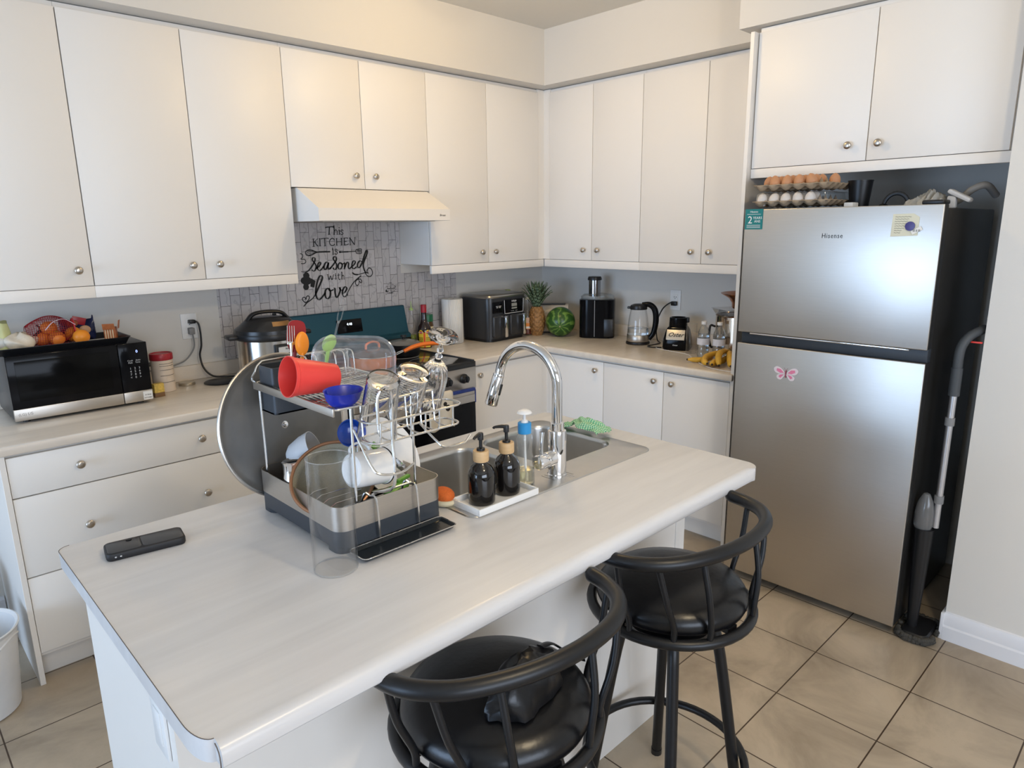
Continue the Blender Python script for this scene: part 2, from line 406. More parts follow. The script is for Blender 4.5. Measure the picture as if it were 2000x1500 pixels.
# ------------------------------------------------------------------ flush ceiling lamp (above the frame), plus an unseen one added as fill
for lab_, lx, ly in (('round flush ceiling lamp with a frosted bowl between island and range', -1.55, -1.30), ('unseen round ceiling lamp with a frosted bowl, added as fill over the bar side', -2.70, -3.80)):
    t = thing('ceiling_lamp', lab_, 'lamp', (lx, ly, ZC))
    put('ceiling_plate', MB().lathe([(0, 0), (.15, 0), (.15, -.02), (.13, -.028), (0, -.028)]), M['nickel'], t)
    put('lamp_bowl', MB().lathe([(.13, -.028), (.14, -.05), (.12, -.085), (.07, -.105), (0, -.11)]), mat('frosted lamp bowl', (1, .86, .66), .6, trans=.9), t)

# ------------------------------------------------------------------ cabinets
def frame(wallB, u):
    return ((0, -u, 0), -R(90)) if wallB else ((u, 0, 0), 0)
def make_knob():
    m = MB(); m.lathe([(0, 0), (.0075, 0), (.0055, .004), (.0052, .013), (.0115, .016), (.0152, .0195), (.0155, .0225), (.013, .0262), (.007, .0282), (0, .0286)], seg=24)
    me = bpy.data.meshes.new('knob'); bmesh.ops.recalc_face_normals(m.b, faces=m.b.faces[:]); m.b.to_mesh(me); m.b.free()
    for p in me.polygons: p.use_smooth = True
    me.set_sharp_from_angle(angle=R(50)); me.materials.append(M['nickel']); return me
KNOB = make_knob()
def knob(parent, x, y, z):
    o = bpy.data.objects.new('knob', KNOB); COL.objects.link(o); o.parent = parent; o.location = (x, y, z); o.rotation_euler = (R(90), 0, 0); return o
def upper(label, wallB, u0, u1, z0, z1, splits, knobs, D=.283, rail=.048, filler=None, group=None, top=.02, kz=.062, side=None, sbl=0):
    """wall cabinet; u along the wall; splits = door edges; knobs = u positions, one per door"""
    loc, rz = frame(wallB, u0); t = thing('wall_cabinet', label, 'cabinet', loc, rz, group)
    w = u1-u0 if not wallB else u1-u0
    w = abs(w)
    c = MB().bb(0, w, -D, -.001, z0-(rail if sbl else 0)+.0, z1+top, .0012, 1)
    put('body', c, M['cab'], t)
    put('shadow_gap', MB().bb(min(abs(splits[0]-u0), abs(splits[-1]-u0))+.003, max(abs(splits[0]-u0), abs(splits[-1]-u0))-.003, -D-.0015, -D+.004, z0+.004, z1-.004), M['cabin'], t)
    for (a, b), k in zip(zip(splits, splits[1:]), knobs):
        a_, b_ = abs(a-u0), abs(b-u0)
        lo_, hi_ = min(a_, b_)+.0017, max(a_, b_)-.0017
        dr = put('door', MB().bb(lo_, hi_, -D-.0195, -D-.002, z0, z1-.0015, .0015, 2), M['cab'], t)
        if k is not None: knob(dr, abs(k-u0), -D-.0195, z0+kz)
    if filler: put('filler_strip', MB().bb(filler[0]-u0, filler[1]-u0, -D-.012, -D+.002, z0, z1+top, .001, 1), M['cab'], t)
    if rail: put('light_rail', MB().bb(0, w, -D-.017, -D+.004, z0-rail, z0-.002, .002, 2), M['cab'], t)
    return t
zb, zt = 1.4087, 2.418
G = 'tall wall cabinets'
upper('white single-door wall cabinet at the far left end of the row', 0, -3.335, -2.898, zb, zt, [-3.335, -2.898], [-2.949])
upper('white two-door wall cabinet above the microwave, left of the range hood', 0, -2.898, -2.031, zb, zt, [-2.8977, -2.4642, -2.0306], [-2.518, -2.404])
upper('short white two-door wall cabinet above the range hood', 0, -2.031, -1.2208, 1.811, zt, [-2.0306, -1.6265, -1.2208], [-1.683, -1.569], rail=0)
upper('white two-door wall cabinet between the range hood and the room corner', 0, -1.2208, -.302, zb, zt, [-1.2208, -.7873, -.352], [-.849, -.741], filler=(-.352, -.283))
upper('white two-door wall cabinet next to the corner, above the juicer', 1, .302, 1.0504, zb, zt, [.351, .6975, 1.0504], [.644, .753], filler=(.283, .351))
upper('white two-door wall cabinet beside the fridge, above kettle and blender', 1, 1.0504, 1.833, zb, zt, [1.0504, 1.4498, 1.833], [1.395, 1.502])
upper('deep white two-door cabinet high above the refrigerator', 1, 1.855, 2.83, 1.855, zt, [1.857, 2.343, 2.822], [2.275, 2.389], D=.578, rail=.042)
t = thing('side_panel', 'tall narrow white panel between the counter run and the refrigerator', 'panel', (-.30, -1.844, 0))
put('panel_board', MB().bb(-.330, .299, -.009, .009, 0, 2.418, .001, 1), M['cab'], t)

def base(label, wallB, u0, u1, fronts, filler=None, group=None, extra=None):
    """fronts = (u0,u1,z0,z1,[knob (u,z)])"""
    loc, rz = frame(wallB, u0); t = thing('base_cabinet', label, 'cabinet', loc, rz, group); w = abs(u1-u0)
    put('body', MB().bb(0, w, -.604, -.001, .103, .878, .001, 1), M['cab'], t)
    put('toe_kick', MB().bb(0, w, -.548, -.53, 0, .103), M['cab'], t)
    put('shadow_gap', MB().bb(min(abs(f[0]-u0) for f in fronts)+.003, max(abs(f[1]-u0) for f in fronts)-.003, -.6055, -.600, .126, .864), M['cabin'], t)
    for a, b, z0, z1, ks in fronts:
        a_, b_ = sorted((abs(a-u0), abs(b-u0)))
        f = put('drawer' if len(ks) > 1 else 'door', MB().bb(a_+.0017, b_-.0017, -.6247, -.606, z0+.0022, z1-.0022, .0015, 2), M['cab'], t)
        for (k, kz) in ks: knob(f, abs(k-u0), -.6247, kz)
    if filler: put('filler_strip', MB().bb(filler[0]-u0, filler[1]-u0, -.618, -.6, .12, .872, .001, 1), M['cab'], t)
    if extra: extra(t)
    return t
def endp(t): put('end_panel', MB().bb(-.018, 0, -.6275, -.001, 0, .878, .001, 1), M['cab'], t)
base('white base cabinet of three wide drawers at the left end, under the microwave', 0, -3.317, -2.4605,
     [(-3.317, -2.4605, .719, .868, [(-3.104, .799), (-2.676, .799)]), (-3.317, -2.4605, .4195, .719, [(-3.104, .568), (-2.678, .568)]), (-3.317, -2.4605, .122, .4195, [(-3.104, .27), (-2.678, .27)])], extra=endp)
base('white base cabinet between the drawer unit and the range', 0, -2.4605, -2.0, [(-2.4605, -2.0, .122, .868, [(-2.05, .805)])])
base('white base cabinet with one door right of the range', 0, -1.228, -.6247, [(-1.228, -.665, .122, .868, [(-1.174, .819)])], filler=(-.665, -.603))
base('white base cabinet next to the inner corner, left of the first vertical seam', 1, .6247, 1.062, [(.645, 1.062, .122, .868, [(1.01, .816)])], filler=(.603, .645))
base('white two-door base cabinet beside the refrigerator panel', 1, 1.062, 1.833, [(1.062, 1.457, .122, .868, [(1.406, .815)]), (1.457, 1.833, .122, .868, [(1.514, .814)])])

# worktops with a rounded front edge
PR = [(.010, .914), (.004, .9115), (.0008, .907), (0, .901), (0, .888), (.002, .881), (.006, .879)]
t = thing('worktop', 'pale laminate worktop left of the range, carrying the microwave', 'worktop', (0, 0, 0))
put('counter_slab', MB().slab([(-3.348, -.6454), (-1.998, -.6454), (-1.998, -.001), (-3.348, -.001)], PR), M['lam'], t)
put('upstand', MB().bb(-3.348, -1.998, -.021, -.001, .914, .985, .003), M['lam'], t)
t = thing('worktop', 'pale L-shaped laminate worktop running round the corner from range to refrigerator', 'worktop', (0, 0, 0))
put('counter_slab', MB().slab([(-1.230, -.6454), (-.6454, -.6454), (-.6454, -1.850), (-.615, -1.853), (-.615, -1.835), (-.002, -1.835), (-.002, -.001), (-1.230, -.001)][::1], PR), M['lam'], t)
put('upstand', MB().bb(-1.230, -.001, -.021, -.001, .914, .985, .003).bb(-.021, -.001, -1.835, -.021, .914, .985, .003), M['lam'], t)

# ------------------------------------------------------------------ island
t = thing('kitchen_island', 'white kitchen island with a pale laminate top and overhanging bar side', 'island', (-2.54, -2.0, 0))
ox, oy = 2.54, 2.0
def off(l): return [(x+ox, y+oy) for x, y in l]
put('base_panels', MB().bb(-3.335+ox, -1.755+ox, -2.293+oy, -2.275+oy, 0, .876).bb(-3.335+ox, -3.317+ox, -2.275+oy, -1.72+oy, 0, .876).bb(-1.773+ox, -1.755+ox, -2.275+oy, -1.72+oy, 0, .876).bb(-3.317+ox, -1.773+ox, -1.74+oy, -1.722+oy, .1, .876).bb(-3.317+ox, -1.773+ox, -1.80+oy, -1.782+oy, 0, .1), M['cab'], t)
put('corner_post', MB().bb(-1.80+ox, -1.75+ox, -2.2965+oy, -2.292+oy, 0, .876, .001, 1), M['cab'], t)
def arc(cx, cy, r, a0, a1, n=8): return [(cx+r*math.cos(R(a0+(a1-a0)*k/n)), cy+r*math.sin(R(a0+(a1-a0)*k/n))) for k in range(n+1)]
X0, X1, Y0, Y1 = -3.3636, -1.7376, -1.6603, -2.5417
SH = rrect(-2.592, -1.848, -2.217, -1.733, .03)
FR = [(X0+.0225, Y1), (X1-.060, Y1)]                         # the rolled front edge runs between these points
lp = [(X0+.022-.022*math.cos(R(90*k/10)), Y1+.024+.062-.062*math.sin(R(90*k/10))) for k in range(11)] + [FR[0], FR[1]] + arc(X1-.055, Y1+.05, .05, 282, 360, 7)[0:] + arc(X1-.04, Y0-.04, .04, 0, 90) + arc(X0+.025, Y0-.025, .025, 90, 180)
nL = 11
lp = [(X0, lp[0][1])] + lp[1:]
wt = [0]*len(lp); wt[nL] = 1; wt[nL+1] = 1
pro = [(.024, .914), (.015, .9128), (.008, .9095), (.003, .9045), (.0006, .898), (0, .889), (.0008, .880), (.004, .876)]
it = MB(30); bmx = it.b; rs_ = []
for dd_, zz in pro:
    rs_.append([bmx.verts.new((p[0]+ox, p[1]+oy+dd_*w_, zz)) for p, w_ in zip(lp, wt)])
for A, B in zip(rs_, rs_[1:]):
    for k in range(len(lp)):
        k2 = (k+1) % len(lp); bmx.faces.new((A[k], B[k], B[k2], A[k2]))
prev_h = None
for idx in (0, -1):
    ring = rs_[idx]; zz = pro[idx][1]
    es = [bmx.edges.get((ring[k], ring[(k+1) % len(lp)])) for k in range(len(lp))]
    hv = [bmx.verts.new((p[0]+ox, p[1]+oy, zz)) for p in SH]
    es += [bmx.edges.new((hv[k], hv[(k+1) % len(hv)])) for k in range(len(hv))]
    bmesh.ops.triangle_fill(bmx, use_beauty=True, use_dissolve=False, edges=es)
    if prev_h:
        for k in range(len(hv)):
            k2 = (k+1) % len(hv); bmx.faces.new((prev_h[k], prev_h[k2], hv[k2], hv[k]))
    prev_h = hv
put('island_top', it, M['lamisl'], t)
seam = mat('brown laminate seam', (.12, .10, .09), .6)
put('edge_seam', MB().tube([(p[0]+ox, p[1]+oy, .9142) for p in lp[-9:] + lp[:nL]], .0007, 6).tube([(FR[0][0]+ox-.003, Y1+oy+dd_, zz) for dd_, zz in pro[1:]], .0009, 6), seam, t)
o = thing('wall_outlet', 'white socket plate on the left end of the island', 'outlet', (-3.3352, -2.225, .765), -R(90))
put('cover_plate', MB().bb(-.035, .035, -.006, 0, -.057, .057, .002), M['white'], o)
put('socket_face', MB().bb(-.017, .017, -.008, -.005, -.034, .034, .002), M['white'], o)
# ------------------------------------------------------------------ backsplash sheet and lettering
bs = MB(); zz0 = .987
lp = [(-2.285, zz0), (-.803, zz0), (-.803, 1.3555), (-1.224, 1.3555), (-1.224, 1.80), (-2.027, 1.80), (-2.027, 1.3555), (-2.312, 1.3555), (-2.312, 1.02), (-2.306, .998)]
bs.rings([[(x, -.0025, z) for x, z in lp], [(x, -.0002, z) for x, z in lp]])
tag(put('backsplash_sheet', bs, M['splash']), 'marble look backsplash of small upright tiles behind the range', 'backsplash')
STROKES=[(3.96,0,[(-49,222),(-47,225),(-5,228),(-4,224)]),(5.04,0,[(-26,227),(-31,188)]),(2.52,0,[(-37,187),(-24,188)]),(4.32,0,[(-1,230),(2,229),(0,187)]),(3.24,0,[(1,203),(9,211),(17,209),(19,201),(18,187)]),(2.16,0,[(-6,187),(5,187)]),(2.16,0,[(14,187),(23,187)]),(4.32,0,[(29,209),(33,209),(32,187)]),(5.04,0,[(32,223),(33,221)]),(2.16,0,[(27,187),(36,187)]),(3.24,0,[(56,204),(54,210),(46,210),(42,204),(49,198),(55,193),(52,187),(44,186),(39,191)]),(4.32,0,[(-126,165),(-127,127)]),(2.16,0,[(-132,165),(-120,166)]),(2.16,0,[(-134,126),(-120,127)]),(2.52,0,[(-102,166),(-125,146)]),(3.96,0,[(-119,151),(-111,137),(-102,127)]),(4.32,0,[(-88,166),(-90,129)]),(2.16,0,[(-94,166),(-83,166)]),(2.16,0,[(-95,128),(-84,128)]),(2.88,0,[(-78,163),(-76,166),(-40,168),(-39,164)]),(4.32,0,[(-59,167),(-60,128)]),(2.16,0,[(-66,127),(-55,128)]),(3.6,0,[(-2,157),(-4,163),(-16,166),(-27,159),(-32,148),(-29,135),(-21,129),(-9,129),(-2,135)]),(4.32,0,[(13,165),(11,129)]),(4.32,0,[(42,166),(41,129)]),(2.52,0,[(12,148),(42,148)]),(2.16,0,[(8,165),(18,165)]),(2.16,0,[(6,129),(17,129)]),(2.16,0,[(38,166),(48,166)]),(2.16,0,[(36,129),(47,130)]),(4.32,0,[(60,166),(59,130)]),(2.88,0,[(56,166),(80,167),(80,162)]),(2.88,0,[(60,148),(75,149)]),(2.88,0,[(55,129),(80,131),(83,136)]),(2.88,0,[(95,167),(95,130)]),(4.32,0,[(94,168),(122,129)]),(2.88,0,[(122,129),(128,168)]),(2.16,0,[(123,168),(131,168)]),(2.16,0,[(90,129),(100,129)]),(4.32,0,[(-18,106),(-14,107),(-15,81)]),(5.04,0,[(-16,115),(-15,113)]),(2.16,0,[(-20,81),(-10,81)]),(3.24,0,[(11,102),(9,107),(1,108),(-2,102),(5,96),(12,90),(8,82),(1,81),(-5,85)]),(5.76,0,[(-113,96),(-33,96)]),(3.6,0,[(-178,94),(-174,103),(-159,109),(-141,108),(-126,102),(-112,96),(-128,88),(-145,81),(-163,79),(-175,85),(-178,94)]),(2.16,0,[(-176,90),(-160,98),(-138,101),(-117,97)]),(2.16,0,[(-173,85),(-153,91),(-132,94),(-115,96)]),(2.16,0,[(-171,104),(-152,105),(-127,101)]),(2.16,0,[(-165,80),(-147,85),(-124,93)]),(7.92,0,[(25,92),(31,92)]),(5.4,0,[(24,92),(81,92)]),(3.6,0,[(81,92),(130,93)]),(3.24,0,[(128,93),(132,102),(163,105),(164,92),(162,80),(133,81),(128,93)]),(2.52,0,[(136,97),(162,98)]),(2.52,0,[(135,93),(162,93)]),(2.52,0,[(135,87),(162,87)]),(3.24,0,[(-209,91),(-199,89),(-195,80),(-198,70),(-207,66)]),(3.24,0,[(-207,61),(-191,62),(-181,55),(-182,44),(-193,39),(-207,40)]),(7.2,1,[(-209,-2),(-190,-6),(-170,0),(-151,18),(-132,42),(-125,58),(-128,67),(-137,67),(-142,58),(-137,48),(-126,34),(-122,18),(-129,2),(-140,-3),(-148,4)]),(7.2,1,[(-124,9),(-105,21),(-94,35),(-97,43),(-107,37),(-114,20),(-113,5),(-103,-2),(-90,6),(-76,21)]),(7.92,1,[(-49,38),(-59,41),(-70,31),(-76,14),(-72,2),(-62,7),(-52,23),(-47,38),(-52,15),(-48,2),(-34,11)]),(7.92,1,[(-40,5),(-17,27),(1,49),(1,65),(-9,68),(-16,59),(-11,47),(0,31),(2,14),(-6,0),(-16,0),(-21,9)]),(7.2,1,[(24,35),(14,27),(10,11),(16,0),(28,3),(36,18),(33,31),(24,35),(34,26),(47,29)]),(7.2,1,[(48,32),(53,30),(49,-2)]),(7.2,1,[(51,7),(61,25),(71,35),(77,29),(74,9),(79,-2),(93,8)]),(7.2,1,[(93,8),(109,18),(120,31),(116,41),(105,37),(98,20),(99,3),(109,-3),(126,7)]),(7.92,1,[(161,35),(150,39),(137,27),(133,10),(141,1),(154,12),(168,36),(181,66),(195,93),(203,93),(197,72),(181,42),(171,18),(174,-8),(184,-27),(200,-32)]),(3.96,0,[(177,-15),(185,-38),(202,-52),(221,-47),(229,-30),(222,-10),(208,-4),(195,-14),(193,-28),(202,-32)]),(6.48,0,[(98,-25),(111,-34),(131,-37)]),(3.6,0,[(131,-37),(155,-33),(176,-29),(196,-31)]),(2.52,0,[(-62,-27),(-53,-26)]),(3.24,0,[(-57,-27),(-51,-55),(-40,-34),(-33,-56),(-21,-28)]),(3.6,0,[(-12,-32),(-8,-32),(-9,-56)]),(4.32,0,[(-9,-23),(-8,-25)]),(3.24,0,[(10,-24),(9,-51),(13,-57),(18,-54)]),(2.52,0,[(3,-33),(19,-32)]),(3.96,0,[(28,-19),(31,-20),(29,-58)]),(2.88,0,[(31,-41),(38,-34),(42,-41),(42,-58)]),(8.64,1,[(-135,-122),(-114,-87),(-97,-58),(-90,-41),(-94,-30),(-106,-33),(-119,-54),(-130,-86),(-136,-119),(-132,-146),(-120,-158),(-103,-148),(-78,-123)]),(4.68,0,[(-135,-122),(-152,-144),(-175,-159),(-190,-167),(-212,-186)]),(8.64,1,[(-61,-100),(-75,-108),(-81,-129),(-77,-151),(-65,-156),(-51,-143),(-48,-118),(-56,-100),(-50,-115),(-28,-110)]),(8.64,1,[(-25,-102),(-19,-105),(-19,-131),(-13,-154),(2,-141),(14,-116),(11,-100),(16,-115),(32,-117)]),(8.64,1,[(25,-137),(43,-127),(55,-110),(47,-99),(34,-109),(26,-129),(30,-150),(42,-154),(58,-140)]),(4.32,0,[(54,-141),(69,-117),(96,-84),(121,-63),(152,-44)]),(3.6,0,[(152,-44),(137,-56),(137,-71),(149,-84),(154,-74),(147,-63),(136,-63)]),(3.6,0,[(133,-62),(118,-70),(113,-85),(122,-97),(134,-90),(137,-76)]),(3.96,0,[(-201,-168),(-213,-156),(-217,-145),(-209,-138),(-200,-141),(-196,-150),(-192,-137),(-183,-132),(-176,-138),(-178,-149),(-189,-161),(-201,-168)])]
HAT=[(-183.0, -25.0, 18.0), (-200.0, -50.0, 18.0), (-175.0, -52.0, 19.8), (-190.0, -84.0, 16.9), (-187.0, -56.0, 21.6)]
BAND=[(-157.0, -40.0), (-132.0, -56.0), (-143.0, -91.0), (-165.0, -84.0)]

def decal(name, label, cx, cz, k, cat='sticker', y=-.0035):
    t = thing(name, label, cat, (cx, y, cz))
    m = MB(80)
    for w, cal, p in STROKES:
        P = crom([Vector((a*.001*k, 0, b*.001*k)) for a, b in p], 6 if len(p) > 2 else 1)
        n = len(P); L_ = []; Rr = []
        for i, q in enumerate(P):
            d = P[min(i+1, n-1)]-P[max(i-1, 0)]
            if d.length < 1e-9: d = Vector((1, 0, 0))
            d.normalize(); nn = Vector((-d.z, 0, d.x)); ww = w*.0005*k*(1.1 if cal else 1.3)
            if cal: ww *= .42+.75*abs(d.z+.25*d.x)**1.3
            L_.append(q+nn*ww); Rr.append(q-nn*ww)
        for i in range(n-1):
            for yy, s_ in ((0, 1),):
                m.face([(L_[i].x, 0, L_[i].z), (Rr[i].x, 0, Rr[i].z), (Rr[i+1].x, 0, Rr[i+1].z), (L_[i+1].x, 0, L_[i+1].z)])
        for q in (P[0], P[-1]):
            r_ = w*.0005*k*(.6 if cal else 1)
            m.face([(q.x+r_*math.cos(a*PI/4), 0, q.z+r_*math.sin(a*PI/4)) for a in range(8)])
    put('lettering', m, M['ink'], t, fix=False)
    h = MB(80)
    for j, (a, b, r_) in enumerate(HAT):
        h.face([((a+r_*math.cos(q*PI/10))*.001*k, -.0002-.00005*j, (b+r_*math.sin(q*PI/10))*.001*k) for q in range(20)])
    h.face([(a*.001*k, -.0005, b*.001*k) for a, b in BAND])
    put('chef_hat_shape', h, M['ink'], t, fix=False)
    return t
decal('wall_lettering', 'large black script lettering with whisk, spatula and chef hat on the backsplash', -1.65, 1.4, 1)
decal('wall_lettering', 'tiny copy of the black script lettering, low on the right of the backsplash', -1.302, 1.267, .175)

# outlets on the walls
def outlet(label, loc, rz):
    o = thing('wall_outlet', label, 'outlet', loc, rz)
    put('cover_plate', MB().bb(-.0365, .0365, -.006, 0, -.060, .060, .002), M['white'], o)
    m = MB().bb(-.017, .017, -.0085, -.005, -.034, .034, .003); put('socket_face', m, M['white'], o)
    s = MB()
    for dz in (.018, -.018): s.bb(-.008, -.0055, -.0092, -.008, dz-.004, dz+.005).bb(.0055, .008, -.0092, -.008, dz-.004, dz+.005).bb(-.002, .002, -.0092, -.008, dz-.011, dz-.007)
    put('slots', s, M['ink'], o)
    return o
outlet('white wall outlet with two plugged cords between microwave and pressure cooker', (-2.458, -.0005, 1.172), 0)
outlet('white wall outlet with one black plug between kettle and blender', (-.0005, -1.115, 1.170), -R(90))

def cord(name, label, pts, r, m, plug=None, smooth=10):
    t = thing(name, label, 'cord', pts[0])
    o = Vector(pts[0]); put('cable', MB().tube([Vector(p)-o for p in pts], r, 8, smooth=smooth), m, t)
    if plug: put('plug', MB().bb(-plug[0], plug[0], -plug[1], plug[1], -plug[2], plug[2], .004), m, t)
    return t
cord('power_cord', 'thick black cord hanging from the left outlet down to the worktop', [(-2.452, -.024, 1.195), (-2.430, -.035, 1.19), (-2.424, -.04, 1.15), (-2.426, -.04, 1.08), (-2.436, -.035, 1.03), (-2.43, -.05, .97), (-2.40, -.07, .93), (-2.35, -.09, .921), (-2.28, -.12, .919)], .0045, M['black'], (.014, .016, .009))
cord('power_cord', 'thin grey cord from the left outlet to behind the microwave', [(-2.458, -.022, 1.150), (-2.455, -.03, 1.12), (-2.46, -.035, 1.07), (-2.50, -.035, 1.02), (-2.55, -.03, 1.0), (-2.62, -.03, .99), (-2.76, -.03, .985)], .0035, M['grey'], (.013, .014, .016))
cord('power_cord', 'black cord from the right outlet curving down behind the kettle', [(-.022, -1.117, 1.150), (-.035, -1.10, 1.155), (-.05, -1.06, 1.12), (-.06, -1.03, 1.05), (-.07, -1.03, .98), (-.10, -1.06, .93), (-.13, -1.10, .92), (-.20, -1.10, .9185), (-.26, -1.10, .9185), (-.28, -1.14, .9185), (-.25, -1.19, .919)], .0038, M['black'], (.010, .018, .013))
cord('white_cable', 'thin white cable lying on the worktop in front of the blender', [(-.20, -1.145, .917), (-.25, -1.15, .917), (-.29, -1.20, .917), (-.31, -1.30, .917), (-.34, -1.42, .917), (-.42, -1.50, .917), (-.53, -1.62, .917), (-.59, -1.72, .917), (-.60, -1.82, .917)], .0018, M['white'])

# ------------------------------------------------------------------ range hood
t = thing('range_hood', 'white slanted range hood under the short cabinet', 'range hood', (-1.625, 0, 1.652))
hp = [(-.001, 0), (-.498, 0), (-.50, .002), (-.50, .058), (-.31, .155), (-.001, .155)]
h = MB(20)
x0, x1 = -.382, .385
h.rings([[(x0, y, z) for y, z in hp], [(x1, y, z) for y, z in hp]])
put('hood_shell', h, M['cab'], t)
put('grease_filter', MB().bb(-.33, .33, -.44, -.06, -.003, .001), M['steelh'], t)
put('hood_lamp', MB().bb(.05, .17, -.47, -.43, -.006, .001, .002), M['plast'], t)
text('badge', 'Broan', .016, M['ink'], t, (.335, -.5006, .027), shear=.2)

# ------------------------------------------------------------------ range
t = thing('range', 'freestanding range with blue-green backguard and black cooktop', 'range', (-1.613, 0, 0))
xL, xR = -.379, .379
put('body', MB().bb(xL, xR, -.635, -.02, .03, .895, .003), M['dgrey'], t)
put('foot', MB().bb(xL+.03, xR-.03, -.60, -.05, 0, .03), M['black'], t)
put('cooktop', MB().bb(xL, xR, -.672, -.085, .880, .914, .004, 3), M['black'], t)
put('glass_surface', MB().bb(xL+.018, xR-.018, -.655, -.095, .912, .9165, .001), mat('grey ceramic glass', (.03, .03, .031), .12, coat=.6), t)
put('side_rim', MB().bb(xL-.001, xL+.012, -.66, -.09, .913, .919, .002), M['dgrey'], t); put('side_rim', MB().bb(xR-.012, xR+.001, -.66, -.09, .913, .919, .002), M['dgrey'], t)
# backguard: slanted wedge
bp = [(-.015, .90), (-.085, .90), (-.088, 1.005), (-.066, 1.015), (-.040, 1.165), (-.034, 1.170), (-.015, 1.170)]
bgx = MB(30); bgx.rings([[(xL+.006*(k in (4, 5, 6)), y, z) for k, (y, z) in enumerate(bp)], [(xR-.006*(k in (4, 5, 6)), y, z) for k, (y, z) in enumerate(bp)]])
bg = put('backguard', bgx, M['teal'], t, label='slanted backguard under blue-green film')
put('backguard_vent', MB().bb(xL, xR, -.092, -.086, .925, .985, .002), M['black'], t)
# display lies in the slanted face
tilt = math.atan2(.026, .150)
dm = Matrix.Translation((-.010, -.0545, 1.087)) @ Matrix.Rotation(-tilt, 4, 'X')
put('display_panel', MB().box((0, -.002, 0), (.158, .004, .074), .002, mx=dm), M['blackg'], t)
dg = text('clock_digits', '4:48', .020, mat('lit clock digits', (.8, .9, 1), .5, emit=1.5), t, (-.012, -.0575, 1.098), (R(90)-tilt, 0, 0))
text('panel_print', 'Bake  Broil   Warm   Clean', .0065, M['inkw'], t, (-.01, -.0615, 1.068), (R(90)-tilt, 0, 0))
# front
put('control_panel', MB().bb(xL, xR, -.672, -.634, .765, .892, .004), M['steelh'], t)
for kx in (-.29, -.155, .10, .175, .29):
    kn = put('burner_knob', MB().lathe([(0, 0), (.026, 0), (.026, .008), (.019, .012), (.018, .030), (0, .032)], mx=Matrix.Translation((kx, -.672, .830)) @ Matrix.Rotation(R(90), 4, 'X')).box((kx, -.705, .830), (.008, .012, .034), .002), M['black'], t)
put('oven_door', MB().bb(xL+.002, xR-.002, -.665, -.636, .20, .757, .004), M['blackg'], t)
put('door_top_trim', MB().bb(xL+.002, xR-.002, -.669, -.640, .690, .762, .003), M['steelh'], t)
put('warming_drawer', MB().bb(xL+.002, xR-.002, -.665, -.636, .04, .19, .004), M['steelh'], t)
hd = put('oven_handle', MB().bb(-.350, .322, -.728, -.708, .748, .780, .007, 3).bb(-.335, -.315, -.712, -.665, .745, .765, .003).bb(.295, .315, -.712, -.665, .745, .765, .003), M['steelh'], t)
put('protective_film', MB().bb(-.351, .324, -.731, -.706, .768, .786, .005, 3).bb(.3215, .324, -.731, -.724, .705, .775, .001), mat('blue protective film', (.01, .03, .20), .25), hd)
# grates / burners
for gx, gy in ((-.19, -.25), (.19, -.25), (-.19, -.50), (.19, -.50)):
    put('burner_ring', MB().tube([(gx+.10*math.cos(a*PI/24), gy+.10*math.sin(a*PI/24), .9166) for a in range(48)], .0008, 6, closed=True), M['grey'], t)

# towel on the oven handle
def cloth_mat():
    m = mat('leaf print cotton', (.72, .66, .55), .9, noise=0); N, L, b = nodes_of(m)
    tc = N.new('ShaderNodeTexCoord'); vo = N.new('ShaderNodeTexVoronoi'); vo.inputs['Scale'].default_value = 13; vo.inputs['Randomness'].default_value = .8
    L.new(tc.outputs['Object'], vo.inputs['Vector']); cr = N.new('ShaderNodeValToRGB'); cr.color_ramp.interpolation = 'CONSTANT'
    L.new(vo.outputs['Distance'], cr.inputs['Fac']); e = cr.color_ramp.elements
    e[0].position = 0; e[0].color = (.02, .018, .015, 1); e[1].position = .30; e[1].color = (.72, .66, .55, 1)
    L.new(cr.outputs['Color'], b.inputs['Base Color']); return m
t = thing('dish_towel', 'cream dish towel with black leaf print hanging on the oven handle', 'towel', (-1.530, -.717, .782))
tw = MB(60); G_ = []
for i in range(15):
    u = i/14; x = -.085+.17*u
    row = []
    for j in range(22):
        v = j/21
        if v < .12: a = v/.12*PI; y = -.004+.0145*math.cos(PI-a)*-1*-1; z = .0148*math.sin(a); y = .0148*math.cos(a)
        else:
            q = (v-.12)/.88; y = -.0148-.010*q - .007*math.sin(u*9+q*1.5)*q; z = -.17*q-.012*math.sin(u*7)*q
        row.append((x*(1-.06*math.sin(v*3)), y, z))
    G_.append(row)
for i in range(14):
    for j in range(21): tw.face([G_[i][j], G_[i+1][j], G_[i+1][j+1], G_[i][j+1]])
bmesh.ops.remove_doubles(tw.b, verts=tw.b.verts[:], dist=1e-5)
o = put('towel_cloth', tw, cloth_mat(), t)
sd = o.modifiers.new('thick', 'SOLIDIFY'); sd.thickness = .0025

